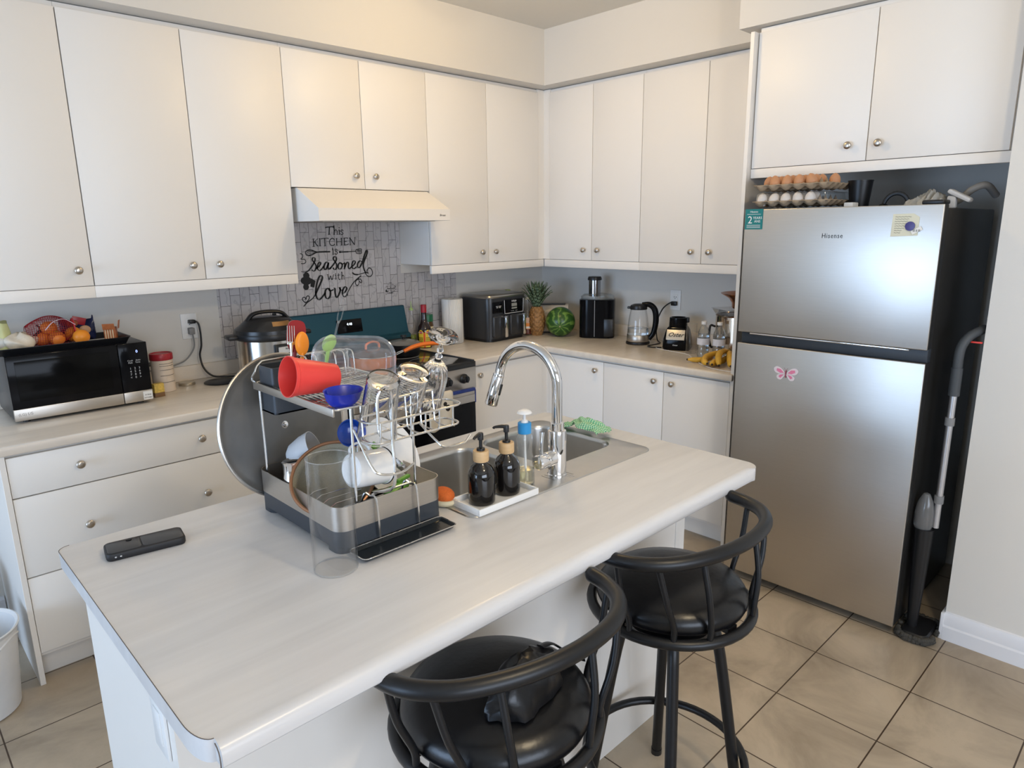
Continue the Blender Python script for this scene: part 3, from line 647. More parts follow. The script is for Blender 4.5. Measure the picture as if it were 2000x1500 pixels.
# ------------------------------------------------------------------ cookware on the range
def pan(name, label, x, y, r, h, m, z=.9172):
    t = thing(name, label, 'pan', (x, y, z))
    put('pan_body', MB().lathe([(0, 0), (r*.86, 0), (r*.95, .008), (r, h*.6), (r, h), (r-.003, h), (r-.004, h*.6), (r*.92, .011), (0, .004)], seg=40), m, t)
    return t
t = pan('saute_pan', 'orange saute pan with glass lid and long orange handle on the range front', -1.715, -.420, .120, .064, mat('orange enamel', (.62, .16, .03), .2, coat=.4))
ld_ = put('lid', MB().lathe([(.121, .065), (.121, .070), (.105, .080), (.05, .094), (0, .098)], seg=40), mat('dark glass lid', (.25, .22, .18), .08, trans=.75), t)
put('lid_rim', MB().tube([(.121*math.cos(a*PI/20), .121*math.sin(a*PI/20), .067) for a in range(40)], .003, 6, closed=True), M['chrome'], ld_)
put('lid_handle', MB().tube([(-.04, 0, .098), (-.035, 0, .122), (0, 0, .132), (.035, 0, .122), (.04, 0, .098)], .008, 10, smooth=4, flat=.7), M['orange'], ld_)
put('handle_bracket', MB().tube([(.116, -.02, .045), (.15, -.022, .055), (.19, -.03, .070)], .0035, 8).tube([(.116, .02, .045), (.15, 0, .055), (.19, -.022, .070)], .0035, 8), M['chrome'], t)
put('long_handle', MB().tube([(.175, -.026, .062), (.22, -.035, .078), (.28, -.045, .088), (.34, -.056, .088), (.375, -.062, .084)], [.012, .0155, .016, .016, .013], 12, smooth=5, flat=.75), M['orange'], t)
t = pan('stock_pot', 'black pot with glass lid on the rear right burner', -1.405, -.255, .092, .066, M['blackm'])
put('lid', MB().lathe([(.093, .067), (.093, .071), (.08, .080), (.04, .088), (0, .091)], seg=36), mat('steamy glass lid', (.7, .7, .68), .15, trans=.7), t)
put('lid_knob', MB().lathe([(0, .090), (.008, .091), (.008, .102), (.017, .106), (.015, .114), (0, .116)], seg=20), M['black'], t)
# ------------------------------------------------------------------ refrigerator
FX, FY0, FY1 = -.845, -1.971, -2.706
t = thing('refrigerator', 'tall stainless top-freezer refrigerator with dark sides', 'refrigerator', (-.45, (FY0+FY1)/2, 0))
def fl(x0, x1, y0, y1, z0, z1): return (x0+.45, x1+.45, y0-(FY0+FY1)/2, y1-(FY0+FY1)/2, z0, z1)
M['fside'] = mat('dark grey fridge side', (.022, .021, .020), .35, noise=.05, bump=.05, bscale=400)
put('cabinet_body', MB().bb(*fl(-.775, -.10, FY1+.004, FY0-.004, .035, 1.660), .006), M['fside'], t)
put('plinth', MB().bb(*fl(-.76, -.12, FY1+.02, FY0-.02, .0, .035)), M['black'], t)
def fdoor(z0, z1, nm):
    dd = put(nm, MB().bb(*fl(FX+.004, -.785, FY1+.001, FY0-.001, z0, z1), .004), M['fside'], t)
    put('steel_skin', MB().bb(*fl(FX, FX+.012, FY1, FY0, z0+.001, z1), .003, 3), M['steel'], dd)
    return dd
up = fdoor(1.157, 1.672, 'freezer_door'); low = fdoor(.042, 1.109, 'fridge_door')
put('door_seal', MB().bb(*fl(-.787, -.774, FY1+.01, FY0-.01, .05, 1.66)), M['lgrey'], t)
put('grip_recess', MB().bb(*fl(-.815, -.775, FY1+.003, FY0-.003, 1.105, 1.160), .003), M['dgrey'], t)
put('grip_edge', MB().bb(*fl(-.838, -.80, FY1+.06, FY0-.05, 1.149, 1.156), .002), M['chrome'], up)
put('hinge_cover', MB().bb(*fl(-.82, -.74, FY1+.01, FY1+.08, 1.672, 1.688), .005), M['black'], t)
yc = (FY0+FY1)/2
RB = (R(90), 0, -R(90))
text('badge', 'Hisense', .026, M['ink'], up, (FX+.45-.0006, -2.336-yc, 1.564), RB, spacing=1.15, sx=.85)
# things stuck on the doors
t = thing('promo_sticker', 'small teal sticker with a white 2 at the top left of the freezer door', 'sticker', (FX-.0008, -2.012, 1.632), 0)
put('sticker_sheet', MB().bb(-.0006, .0004, -.0385, .0385, -.041, .041), mat('teal print', (.005, .17, .17), .4), t)
text('large_digit', '2', .042, M['inkw'], t, (-.0009, .016, -.004), RB)
text('sticker_print', 'YEARS\nANS', .014, M['inkw'], t, (-.0009, -.016, -.002), RB)
text('sticker_brand', 'Hisense', .011, M['inkw'], t, (-.0009, 0, .030), RB)
m = MB()
for z in (.020, -.024, -.029, -.034): m.bb(-.0011, -.0006, -.030, .030, z-.0007, z+.0007)
put('print_rule', m, M['inkw'], t)
t = thing('note_paper', 'cream handwritten note held on the freezer door', 'note', (FX-.0012, -2.588, 1.601), 0)
nt_ = MB(); nt_.rings([[(x, y, z) for y, z in ((.042, .040), (-.025, .041), (-.045, .028), (-.044, -.036), (.045, -.040))] for x in (-.0006, .0004)])
put('paper_sheet', nt_, mat('cream note paper', (.66, .65, .52), .8), t)
m = MB()
for i in range(8):
    z = .030-.008*i; m.tube([(-.0009, .034-.0035*k, z+.0012*math.sin(k*2.1+i)) for k in range(int(16-i*1.2))], .0005, 4)
put('handwriting', m, M['ink'], t)
t = thing('round_magnet', 'round purple magnet on the cream note', 'magnet', (FX-.003, -2.606, 1.598), 0)
put('magnet_disc', MB().lathe([(0, 0), (.016, 0), (.016, .004), (0, .005)], mx=Matrix.Rotation(-R(90), 4, 'Y')), mat('purple plastic', (.035, .018, .16), .3), t)
t = thing('paper_tag', 'small white paper tag hanging below the purple magnet', 'tag', (FX-.004, -2.628, 1.583), 0)
put('tag_sheet', MB().box((0, 0, 0), (.0008, .036, .014), mx=Matrix.Rotation(-R(30), 4, 'X')), M['paper'], t)
text('tag_print', '||| || |||', .009, M['ink'], t, (-.0008, 0, 0), (R(90-30)*0+R(90), R(0), -R(90)))
t = thing('butterfly_magnet', 'pink and white butterfly magnet on the lower refrigerator door', 'magnet', (FX-.002, -2.198, 1.0), 0)
def wing(sy):
    w = MB()
    a = [(.003, .002), (.020, .022), (.040, .028), (.052, .018), (.046, .004), (.028, -.002)]
    b = [(.003, -.001), (.026, -.003), (.038, -.012), (.034, -.024), (.020, -.026), (.008, -.014)]
    for l in (a, b):
        P = crom([Vector((0, y*sy, z)) for y, z in l], 4, True); w.rings([[(x, p.y, p.z) for p in P] for x in (-.0008, .0008)])
    return w
pk = mat('pink print', (.72, .22, .38), .4); lv = mat('pale lilac print', (.75, .68, .74), .4)
for s_ in (1, -1):
    put('wing', wing(s_), lv, t)
m = MB()
for s_ in (1, -1):
    m.rings([[(x, y*s_, z) for y, z in ((.008, .004), (.022, .018), (.038, .020), (.040, .010), (.024, .002))] for x in (-.0014, -.0006)])
    m.rings([[(x, y*s_, z) for y, z in ((.008, -.003), (.024, -.006), (.030, -.014), (.022, -.020))] for x in (-.0014, -.0006)])
put('wing_pattern', m, pk, t)
put('butterfly_body', MB().tube([(-.002, 0, -.016), (-.002, 0, .014)], [.0018, .0025], 8).tube([(-.002, 0, .014), (-.002, .008, .026)], .0005, 5).tube([(-.002, 0, .014), (-.002, -.008, .026)], .0005, 5), mat('dusky pink', (.35, .08, .14), .4), t)

# ------------------------------------------------------------------ on top of the refrigerator
ZF = 1.6605
def carton(label, z, lid=False):
    t = thing('egg_carton', label, 'egg carton', (-.685, -2.14, z))
    nx, ny, p = 5, 6, .050
    m = MB(80); g = 30
    W_, D_ = ny*p, nx*p
    NX, NY = nx*6, ny*6
    V = []
    for i in range(NX+1):
        row = []
        for j in range(NY+1):
            x = -D_/2+D_*i/NX; y = -W_/2+W_*j/NY
            c = math.cos(2*PI*i/6)*.5+.5; c2 = math.cos(2*PI*j/6)*.5+.5
            h = .008+.030*(c*.5+c2*.5)**1.2 + (.016 if c*c2 > .8 else 0)
            e = min(i, NX-i, j, NY-j)
            if e == 0: h = .030
            row.append(m.b.verts.new((x*1.03, y*1.03, h)))
        V.append(row)
    for i in range(NX):
        for j in range(NY): m.b.faces.new((V[i][j], V[i+1][j], V[i+1][j+1], V[i][j+1]))
    o = put('pulp_tray', m, M['card'], t)
    s = o.modifiers.new('thick', 'SOLIDIFY'); s.thickness = .0025; s.offset = -1
    if lid:
        lm = MB(); lm.slab(rrect(-D_/2, D_/2, -W_/2, W_/2, .02), [(.012, .062), (.004, .058), (0, .032), (0, .030)])
        put('clear_lid', lm, M['plast'], t)
    return t
carton('lower egg carton on the refrigerator, pale eggs under a clear lid', ZF+.0135, True)
carton('upper open egg carton on the refrigerator holding brown eggs', ZF+.0785)
def make_egg(m):
    e = MB(); e.lathe([(0, -.027)]+[(.0215*math.sin(PI*k/14)*(1+.10*math.cos(PI*k/14)), -.028*math.cos(PI*k/14)) for k in range(1, 14)]+[(0, .029)], seg=20)
    me = bpy.data.meshes.new('egg'); bmesh.ops.recalc_face_normals(e.b, faces=e.b.faces[:]); e.b.to_mesh(me); e.b.free()
    for p in me.polygons: p.use_smooth = True
    me.materials.append(m); return me
eb = make_egg(mat('brown eggshell', (.52, .25, .12), .5, noise=.1, nscale=40)); ew = make_egg(mat('pale eggshell', (.72, .66, .62), .5))
def egg(me, x, y, z, lab, grp):
    o = bpy.data.objects.new('egg', me); COL.objects.link(o); o.location = (x, y, z); o.rotation_euler = (random.uniform(-.25, .25), random.uniform(-.25, .25), 0)
    tag(o, lab, 'egg', grp)
for r_ in range(3):
    for c_ in range(6):
        if (r_, c_) in ((0, 0), (0, 5), (1, 5)): continue
        egg(eb, -.785+.05*r_, -2.14+.125-.05*c_, ZF+.0785+.038+.004*random.random(), 'brown egg sitting in the open carton on the refrigerator', 'brown eggs in the open carton')
for r_ in range(2):
    for c_ in range(5):
        egg(ew, -.785+.05*r_, -2.14+.125-.05*c_, ZF+.0135+.036, 'pale egg under the clear lid of the lower carton', 'pale eggs in the lower carton')
t = thing('plastic_cup', 'black tapered plastic cup behind the egg cartons', 'cup', (-.60, -2.335, ZF))
put('cup_body', MB().lathe([(0, 0), (.034, 0), (.046, .115), (.048, .115), (.048, .118), (.044, .118), (.033, .004), (0, .004)]), M['blackm'], t)
t = thing('folded_paper', 'small white folded packet beside the lower egg carton', 'packet', (-.70, -2.342, ZF))
put('packet_body', MB().bb(-.03, .03, -.017, .017, 0, .030, .003), M['paper'], t)
t = thing('headphones', 'dark headband shape lying on top of the refrigerator', 'headphones', (-.62, -2.48, ZF+.012))
put('headband', MB().tube([(0, -.045*math.cos(a), .05*math.sin(a)) for a in [PI*k/12 for k in range(13)]], .008, 8, flat=.6), M['blackm'], t)
put('ear_cushion', MB().ball((0, -.045, 0), (.03, .018, .012)), M['blackm'], t); put('ear_cushion', MB().ball((0, .045, 0), (.03, .018, .012)), M['blackm'], t)
def crumple(seed, sx, sy, sz, n=26, fold=5):
    rnd = random.Random(seed); m = MB(70); ph = [(rnd.uniform(3, 11), rnd.uniform(3, 11), rnd.uniform(0, 6)) for _ in range(fold)]
    V = []
    for i in range(n+1):
        row = []
        for j in range(n+1):
            u = i/n*2-1; v = j/n*2-1
            h = sum(abs(math.sin(a*u+b*v+c)) for a, b, c in ph)/fold
            e = max(0, 1-max(abs(u), abs(v))**3)
            row.append(m.b.verts.new((sx*u*(.9+.1*math.sin(v*7+seed)), sy*v*(.9+.1*math.sin(u*6)), .002+sz*h*e)))
        V.append(row)
    for i in range(n):
        for j in range(n): m.b.faces.new((V[i][j], V[i+1][j], V[i+1][j+1], V[i][j+1]))
    return m
def solid(o, th=.002):
    s = o.modifiers.new('thick', 'SOLIDIFY'); s.thickness = th; return o
t = thing('plastic_bag', 'crumpled clear plastic bag on top of the refrigerator', 'bag', (-.60, -2.60, ZF))
solid(put('bag_film', crumple(3, .14, .07, .075), mat('cloudy film', (.55, .54, .50), .3, trans=.35), t), .001)
t = thing('coiled_hose', 'curved grey hose lying behind the plastic bag on the refrigerator', 'hose', (-.50, -2.68, ZF+.016))
put('hose_tube', MB().tube([(0, .10, 0), (-.02, .02, .01), (-.04, -.03, .05), (-.02, -.07, .065), (.05, -.09, .03)], .013, 10, smooth=6), M['grey'], t)
t = thing('duster_head', 'light grey plastic head leaning at the right end of the refrigerator top', 'attachment', (-.62, -2.66, ZF))
put('head_shell', MB().box((0, -.01, .055), (.05, .085, .018), .008, mx=Matrix.Rotation(R(28), 4, 'X')), M['lgrey'], t)
put('head_neck', MB().box((0, -.01, .022), (.03, .03, .045), .006), M['lgrey'], t)

# ------------------------------------------------------------------ mop and sweeper in the gap
t = thing('steam_mop', 'grey floor mop with an aluminium pole standing beside the refrigerator', 'mop', (-.735, -2.775, 0))
put('pole', MB().cyl((0, -.006, .46), (0, -.008, .99), .0125, 16), mat('aluminium tube', (.62, .62, .64), .3, .9), t)
put('pole_clamp', MB().cyl((0, -.006, .56), (0, -.006, .59), .0165), M['grey'], t); put('pole_clamp', MB().cyl((0, -.007, .87), (0, -.007, .90), .0165), M['grey'], t)
put('grip_sleeve', MB().cyl((0, -.008, .985), (0, -.008, 1.09), .019), mat('slate plastic', (.06, .065, .07), .5), t)
put('crook_handle', MB().tube([(0, -.008, 1.085), (0, -.008, 1.13), (.005, -.012, 1.17), (.02, -.028, 1.205), (.05, -.048, 1.222), (.09, -.056, 1.227)], .0165, 12, smooth=5), mat('slate plastic', (.06, .065, .07), .5), t)
put('water_tank', MB().lathe([(0, .45), (.030, .45), (.034, .47), (.033, .52), (.026, .56), (.012, .59), (0, .595)], c=(-.01, .034, 0), sx=.9), mat('smoky clear plastic', (.28, .28, .28), .12, trans=.5), t)
put('motor_body', MB().lathe([(0, .025), (.018, .03), (.026, .20), (.032, .36), (.035, .45), (0, .452)], c=(-.01, .028, 0)), M['black'], t)
put('base_plate', MB().slab(rrect(-.08, .09, -.045, .055, .03), [(.006, .03), (0, .024), (0, .008)]), M['black'], t)
mh = MB(); P = rrect(-.098, .10, -.058, .066, .05, 7)
for k in range(46):
    i = k/46*len(P); p = Vector(P[int(i) % len(P)]); q = Vector(P[(int(i)+1) % len(P)]); c = p.lerp(q, i-int(i))
    for zz in (.012, .022): mh.ball((c.x+random.uniform(-.003, .003), c.y+random.uniform(-.003, .003), zz), (.011, .011, .010), 8)
put('chenille_fringe', mh, mat('dark chenille', (.055, .052, .045), .95, bump=.6, bscale=300), t)
t = thing('red_strap', 'short red strap on the wall behind the mop handle', 'strap', (-.712, -2.822, 1.185))
put('strap_band', MB().bb(0, .008, -.022, .014, -.003, .003, .001), M['red'], t)
# ------------------------------------------------------------------ sink set in the island
t = thing('sink', 'double bowl stainless steel sink set into the island', 'sink', (-2.22, -1.975, .914))
cx_, cy_ = 2.22, 1.975
def so(l): return [(x+cx_, y+cy_) for x, y in l]
LB = rrect(-2.560, -2.235, -2.108, -1.768, (.06, .06, .06, .06), 8); RBW = rrect(-2.195, -1.880, -2.108, -1.768, (.06, .06, .06, .06), 8)
put('rim_plate', MB(30).slab(so(rrect(-2.60, -1.840, -2.225, -1.725, .035)), [(.006, .0042), (.002, .0035), (0, .001), (0, .0002)], holes=[so(LB), so(RBW)]), M['sinks'], t)
for nm, l in (('bowl', LB), ('bowl', RBW)):
    L_ = so(l); m = MB(50)
    prof_ = [(0, .0042), (.003, .001), (.005, -.010), (.012, -.15), (.020, -.168), (.040, -.176)]
    m.rings([[(p[0], p[1], z) for p in inset(L_, d_)] for d_, z in prof_], cap0=False)
    b = put(nm, m, M['sinks'], t)
    cx0 = sum(p[0] for p in L_)/len(L_); cy0 = sum(p[1] for p in L_)/len(L_)
    put('drain', MB().lathe([(.030, .001), (.045, .003), (.045, 0), (0, -.001)], c=(cx0, cy0, -.176)), M['chrome'], b)
m = MB()
for k in range(7): m.bb(-.05+.012*k, -.046+.012*k, -.215+.02*math.sin(k), -.165, .0042, .0050)
put('drainer_ribs', m, M['sinks'], t)

t = thing('faucet', 'tall chrome gooseneck faucet with pull-down spray head', 'faucet', (-2.232, -2.165, .918))
put('body', MB().lathe([(0, 0), (.0285, 0), (.0285, .006), (.0265, .008), (.0265, .130), (.0255, .134), (.0205, .136), (.0205, .155), (.0185, .157), (0, .157)], seg=32), M['chrome'], t)
arcp = [(0, 0, .155), (0, 0, .20), (0, 0, .265)]
for k in range(1, 15):
    a = PI*k/15*1.0; arcp.append((-.022*k/15, .105-.105*math.cos(a), .265+.100*math.sin(a)))
arcp += [(-.024, .2115, .262)]
nk = put('gooseneck', MB().tube(arcp, .0145, 16, smooth=3), M['chrome'], t)
hx0 = Vector((-.0235, .2115, .270)); hd_ = Vector((-.022, .016, -.098)).normalized()
q = Vector((0, 0, 1)).rotation_difference(hd_).to_matrix().to_4x4()
mx = Matrix.Translation(hx0) @ q
put('spray_head', MB().lathe([(0, 0), (.0165, 0), (.0175, .004), (.0165, .008), (.0170, .010), (.0185, .05), (.0195, .094), (.0175, .098), (0, .098)], seg=28, mx=mx), M['chrome'], t)
put('spray_button', MB().box((-.017, 0, .045), (.006, .012, .035), .002, mx=mx), M['black'], t)
put('handle_hub', MB().lathe([(0, 0), (.0215, 0), (.0215, .028), (.0205, .030), (.0215, .032), (.0215, .060), (.018, .064), (0, .064)], seg=28, mx=Matrix.Translation((-.022, -.004, .058)) @ Matrix.Rotation(-R(90), 4, 'Y') @ Matrix.Rotation(R(0), 4, 'X')), M['chrome'], t)
put('lever', MB().tube([(-.070, -.004, .070), (-.068, -.002, .10), (-.062, 0, .142)], [.008, .007, .0085], 12, smooth=4, flat=.6), M['chrome'], t)

# soap tray and bottles
t = thing('soap_tray', 'white rectangular tray under the two black pump bottles', 'tray', (-2.478, -2.171, .9185), R(0))
tm = MB(); tm.slab(rrect(-.105, .105, -.056, .056, .003, 2), [(0, .003), (0, 0)])
put('tray_floor', tm, M['white'], t)
put('tray_rim', MB().bb(-.105, .105, -.056, -.051, .002, .017, .001).bb(-.105, .105, .051, .056, .002, .017, .001).bb(-.105, -.100, -.051, .051, .002, .017, .001).bb(.100, .105, -.051, .051, .002, .017, .001), M['white'], t)
M['amber'] = mat('black glass bottle', (.006, .005, .005), .06, noise=.1, coat=.6)
def pump(label, x, y, z, rz, s=1.0):
    t = thing('pump_bottle', label, 'bottle', (x, y, z), rz)
    put('bottle_body', MB().lathe([(0, 0), (.031, 0), (.0345, .004), (.035, .010), (.035, .075), (.033, .086), (.026, .098), (.016, .107), (.0145, .112), (.0145, .120), (0, .120)], seg=36), M['amber'], t)
    put('collar', MB().lathe([(0, .112), (.0195, .112), (.0205, .115), (.0205, .137), (.0195, .140), (0, .140)], seg=28), M['bamboo'], t)
    p = MB().lathe([(0, .140), (.011, .140), (.0105, .146), (.0045, .148), (.0045, .166), (.0075, .168), (.0075, .183), (.0065, .186), (0, .186)], seg=18)
    p.tube([(0, 0, .1815), (-.012, 0, .1830), (-.030, 0, .1815), (-.034, 0, .178)], [.0055, .005, .0035, .0035], 10, smooth=3)
    put('pump_head', p, M['black'], t); return t
pump('black pump bottle with bamboo collar, nearer the dish rack', -2.520, -2.165, .9218, R(20))
pump('black pump bottle with bamboo collar, nearer the faucet', -2.428, -2.163, .9218, R(-40))
t = thing('soap_bottle', 'clear soap bottle with bright blue collar and white mushroom pump', 'bottle', (-2.347, -2.150, .9185))
put('bottle_body', MB().lathe([(0, 0), (.027, 0), (.030, .004), (.029, .06), (.024, .10), (.026, .13), (.024, .143), (.016, .149), (.0145, .149), (.0225, .142), (.0245, .13), (.0225, .10), (.0275, .06), (.0285, .006), (.026, .003), (0, .003)], seg=32, sx=1, sy=.8), M['plast'], t)
put('liquid_soap', MB().lathe([(0, .0035), (.0255, .0035), (.0278, .007), (.0270, .045), (0, .045)], seg=28, sy=.8), mat('pale yellow soap', (.95, .85, .55), .05, trans=.9, ior=1.33), t)
put('collar', MB().lathe([(0, .148), (.0185, .148), (.0185, .176), (.0165, .178), (0, .178)], seg=28), mat('sky blue plastic', (.03, .28, .62), .35), t)
put('mushroom_pump', MB().lathe([(0, .178), (.010, .178), (.0085, .184), (.004, .186), (.004, .200), (.021, .204), (.018, .209), (.010, .213), (0, .215)], seg=24), M['white'], t)
put('dip_tube', MB().cyl((0, 0, .148), (.004, 0, .012), .003, 8), M['white'], t)
t = thing('scrub_sponge', 'round orange scrubbing sponge on the sink rim beside the tray', 'sponge', (-2.588, -2.092, .9187))
put('scrub_face', MB().ball((0, 0, .022), (.026, .034, .020), 20), mat('orange mesh sponge', (.62, .13, .02), .8, noise=.3, nscale=300, bump=.6, bscale=400), t)
put('sponge_base', MB().lathe([(0, 0), (.026, 0), (.030, .006), (.028, .014), (0, .018)], sy=1.25), mat('pale yellow sponge', (.62, .55, .38), .9), t)
def gingham():
    m = mat('green gingham cloth', (.10, .45, .25), .9, noise=0); N, L, b = nodes_of(m)
    tc = N.new('ShaderNodeTexCoord'); mp = N.new('ShaderNodeMapping'); L.new(tc.outputs['UV'], mp.inputs['Vector'])
    ck = N.new('ShaderNodeTexChecker'); ck.inputs['Scale'].default_value = 26; ck.inputs['Color1'].default_value = (.06, .36, .20, 1); ck.inputs['Color2'].default_value = (.55, .72, .48, 1)
    L.new(tc.outputs['UV'], ck.inputs['Vector']); L.new(ck.outputs['Color'], b.inputs['Base Color']); return m
def cloth_uv(me, fx):
    uv = me.uv_layers.new(name='uv')
    for l in me.loops: uv.data[l.index].uv = fx[l.vertex_index]
t = thing('dish_cloth', 'crumpled green checked cloth on the far corner of the sink', 'cloth', (-1.862, -1.945, .919))
me = bpy.data.meshes.new('cloth_sheet'); n = 34; vs = []; uvs = []; fs = []
for i in range(n+1):
    for j in range(n+1):
        u = i/n; v = j/n
        y = -.095+.19*u; x = -.035+.085*v
        h = .012+.040*math.exp(-((u-.42)/.26)**2)*(.55+.45*math.sin(v*PI)) + .007*math.sin(u*15+v*6)*math.sin(v*9+u*4)+.0025*math.sin(u*27-v*13)
        if u > .72: x -= .02*(u-.72)/.28; h *= 1-(u-.72)*1.1
        vs.append((x+.010*math.sin(u*13), y+.008*math.sin(v*15+u*4), max(.001, h))); uvs.append((u*2.2, v))
for i in range(n):
    for j in range(n): a = i*(n+1)+j; fs.append((a, a+n+1, a+n+2, a+1))
me.from_pydata(vs, [], fs); cloth_uv(me, uvs)
for p in me.polygons: p.use_smooth = True
solid(link('cloth_sheet', me, gingham(), t), .0015)

# phone
t = thing('phone', 'black cased folding phone lying on the left of the island', 'phone', (-3.217, -1.800, .9142), R(-9))
put('phone_case', MB().slab(rrect(-.080, .080, -.036, .036, .013, 6), [(.003, .018), (.0008, .0165), (0, .014), (0, .004), (.0015, .001), (.004, 0)]), mat('soft black case', (.014, .014, .016), .55), t)
put('back_cover', MB().slab(rrect(-.076, -.0095, -.032, .032, .010, 5), [(.001, .0189), (0, .0184), (0, .0178)]), mat('charcoal phone back', (.045, .046, .050), .32), t)
put('back_cover', MB().slab(rrect(-.0065, .076, -.032, .032, .010, 5), [(.001, .0189), (0, .0184), (0, .0178)]), mat('charcoal phone back', (.045, .046, .050), .32), t)
put('camera_lens', MB().lathe([(0, .0189), (.006, .0189), (.006, .0205), (0, .0207)], c=(-.030, .020, 0), sy=.7), M['blackg'], t)
put('side_ports', MB().ball((-.062, -.0362, .009), (.0022, .0012, .0018), 8).ball((-.052, -.0362, .009), (.0022, .0012, .0018), 8), M['lgrey'], t)

# ------------------------------------------------------------------ glass cylinder on the island
def cylglass(name, label, cat, loc, r, h, th=.0025, m=None, base=.006, axis=None, seg=40, prof=None):
    t = thing(name, label, cat, loc, axis=axis)
    put('glass_wall', MB().lathe([(0, 0), (r-.002, 0), (r, .002), (r, h-.001), (r-th/2, h), (r-th, h-.001), (r-th, base), (0, base)], seg=seg), m or M['thin'], t)
    for zr, rr in ((h, r-th/2), (.003, r-.002)):
        put('glass_rim', MB().tube([(rr*math.cos(a*PI/28), rr*math.sin(a*PI/28), zr) for a in range(56)], .0012, 6, closed=True), M['plast2'], t)
    return t
cylglass('glass_cylinder', 'tall clear glass cylinder vase standing in front of the dish rack', 'vase', (-2.962, -2.198, .9142), .0465, .247)

# ------------------------------------------------------------------ bar stools
def stool(label, x, y, rz):
    t = thing('bar_stool', label, 'bar stool', (x, y, 0), rz)
    zr = .655
    put('seat_cushion', MB().lathe([(0, .664), (.178, .664), (.188, .669), (.193, .681), (.191, .697), (.181, .712), (.160, .725), (.12, .735), (.06, .741), (0, .743)], seg=56), M['leather'], t)
    put('seat_ring', MB().tube([(.205*math.cos(a*PI/24), .205*math.sin(a*PI/24), zr) for a in range(48)], .0135, 12, closed=True), M['blackm'], t)
    put('seat_plate', MB().bb(-.19, .19, -.018, .018, .655, .668).bb(-.018, .018, -.19, .19, .655, .668).cyl((0, 0, .60), (0, 0, .66), .05, 24), M['blackm'], t)
    put('swivel_collar', MB().lathe([(0, .585), (.11, .585), (.11, .60), (0, .60)]), M['blackm'], t)
    for k in range(4):
        a = R(45+90*k); c, s = math.cos(a), math.sin(a)
        lg = put('leg', MB().tube([(.105*c, .105*s, .60), (.135*c, .135*s, .50), (.212*c, .212*s, .006)], .0150, 12, smooth=5), M['blackm'], t)
        put('foot_cap', MB().cyl((.212*c, .212*s, 0), (.210*c, .210*s, .02), .0165, 12), M['black'], lg)
    put('foot_ring', MB().tube([(.214*math.cos(a*PI/24), .214*math.sin(a*PI/24), .185) for a in range(48)], .0115, 10, closed=True), M['blackm'], t)
    # curved back rail, open towards the island (+y)
    RP = [(-.262, .015, .872), (-.262, -.035, .870), (-.235, -.098, .872), (-.175, -.150, .874), (-.09, -.180, .876), (0, -.190, .877), (.09, -.180, .876), (.175, -.150, .874), (.235, -.098, .872), (.262, -.035, .870), (.262, .015, .872)]
    rail = put('back_rail', MB(60).tube([(RP[0][0], RP[0][1]+.013, RP[0][2]), (RP[0][0], RP[0][1]+.010, RP[0][2])]+crom([Vector(p) for p in RP], 6)+[(RP[-1][0], RP[-1][1]+.010, RP[-1][2]), (RP[-1][0], RP[-1][1]+.013, RP[-1][2])], [.007, .0125]+[.0172]*61+[.0125, .007], 18), M['blackm'], t)
    for a, px, py in ((-12, .252, -.045), (-42, .205, -.130), (-66, .10, -.172), (-114, -.10, -.172), (-138, -.205, -.130), (-168, -.252, -.045)):
        c, s = .205*math.cos(R(a)), .205*math.sin(R(a))
        put('spindle', MB().tube([(c, s, zr+.005), (c*1.02, s*1.02, .70), ((c*.55+px*.45)*1.05, (s*.55+py*.45)*1.05, .775), (px, py, .862)], .0075, 10, smooth=5), M['blackm'], t)
    return t
stool('black bar stool nearer the camera, at the middle of the island', -2.805, -2.520, R(-10))
stool('black bar stool at the right end of the island, nearer the refrigerator', -2.190, -2.528, R(-7))
# handbag on the near stool
t = thing('shoulder_bag', 'black soft leather bag slumped on the nearer bar stool', 'bag', (-2.80, -2.60, .738), R(10))
bm_ = MB(70); n = 28; rows = []
for i in range(13):
    v = i/12; z = .085*v; row = []
    for k in range(n):
        a = 2*PI*k/n; rr_ = 1+.10*math.sin(a*5+v*4)+.06*math.sin(a*9+2); q = (1-.75*v**3)
        row.append((.095*q*math.cos(a)*rr_, .050*q*math.sin(a)*rr_, z+.006*math.sin(a*4)*v))
    rows.append(row)
bm_.rings(rows); put('bag_body', bm_, M['leather'], t)
put('strap', MB().tube([(.05, .0, .075), (.09, .0, .060), (.13, -.005, .025), (.165, -.01, .004), (.185, -.012, -.015), (.190, -.014, -.03)], .009, 8, smooth=6, flat=.25), M['leather'], t)
# ------------------------------------------------------------------ dish rack
RX0, RX1, RY0, RY1 = -2.930, -2.640, -2.158, -1.768
t = thing('dish_rack', 'two-tier wire dish rack with a steel and dark grey tub beside the sink', 'dish rack', (-2.785, -1.963, .9142))
def ro(l): return [(x+2.785, y+1.963) for x, y in l]
OUT = ro(rrect(RX0, RX1, RY0, RY1, .03, 8))
def ring_wall(m, out, th, z0, z1):
    inn = inset(out, th)
    m.rings([[(p[0], p[1], z0) for p in inn], [(p[0], p[1], z0) for p in out], [(p[0], p[1], z1) for p in out], [(p[0], p[1], z1) for p in inn], [(p[0], p[1], z0) for p in inn]], cap0=False, cap1=False)
tb = MB(40); ring_wall(tb, OUT, .004, .012, .053)
tb.prism(inset(OUT, .003), .012, .020)
for x_, y_ in ((RX0+.035, RY0+.035), (RX1-.035, RY0+.035), (RX0+.035, RY1-.035), (RX1-.035, RY1-.035)):
    tb.prism(ro(rrect(x_-.034, x_+.034, y_-.034, y_+.034, .025, 5)), 0, .014)
put('tub_base', tb, M['dgrey'], t)
sb = MB(40); ring_wall(sb, inset(OUT, -.0008), .0018, .052, .109)
put('steel_band', sb, M['steelh'], t)
m = MB()
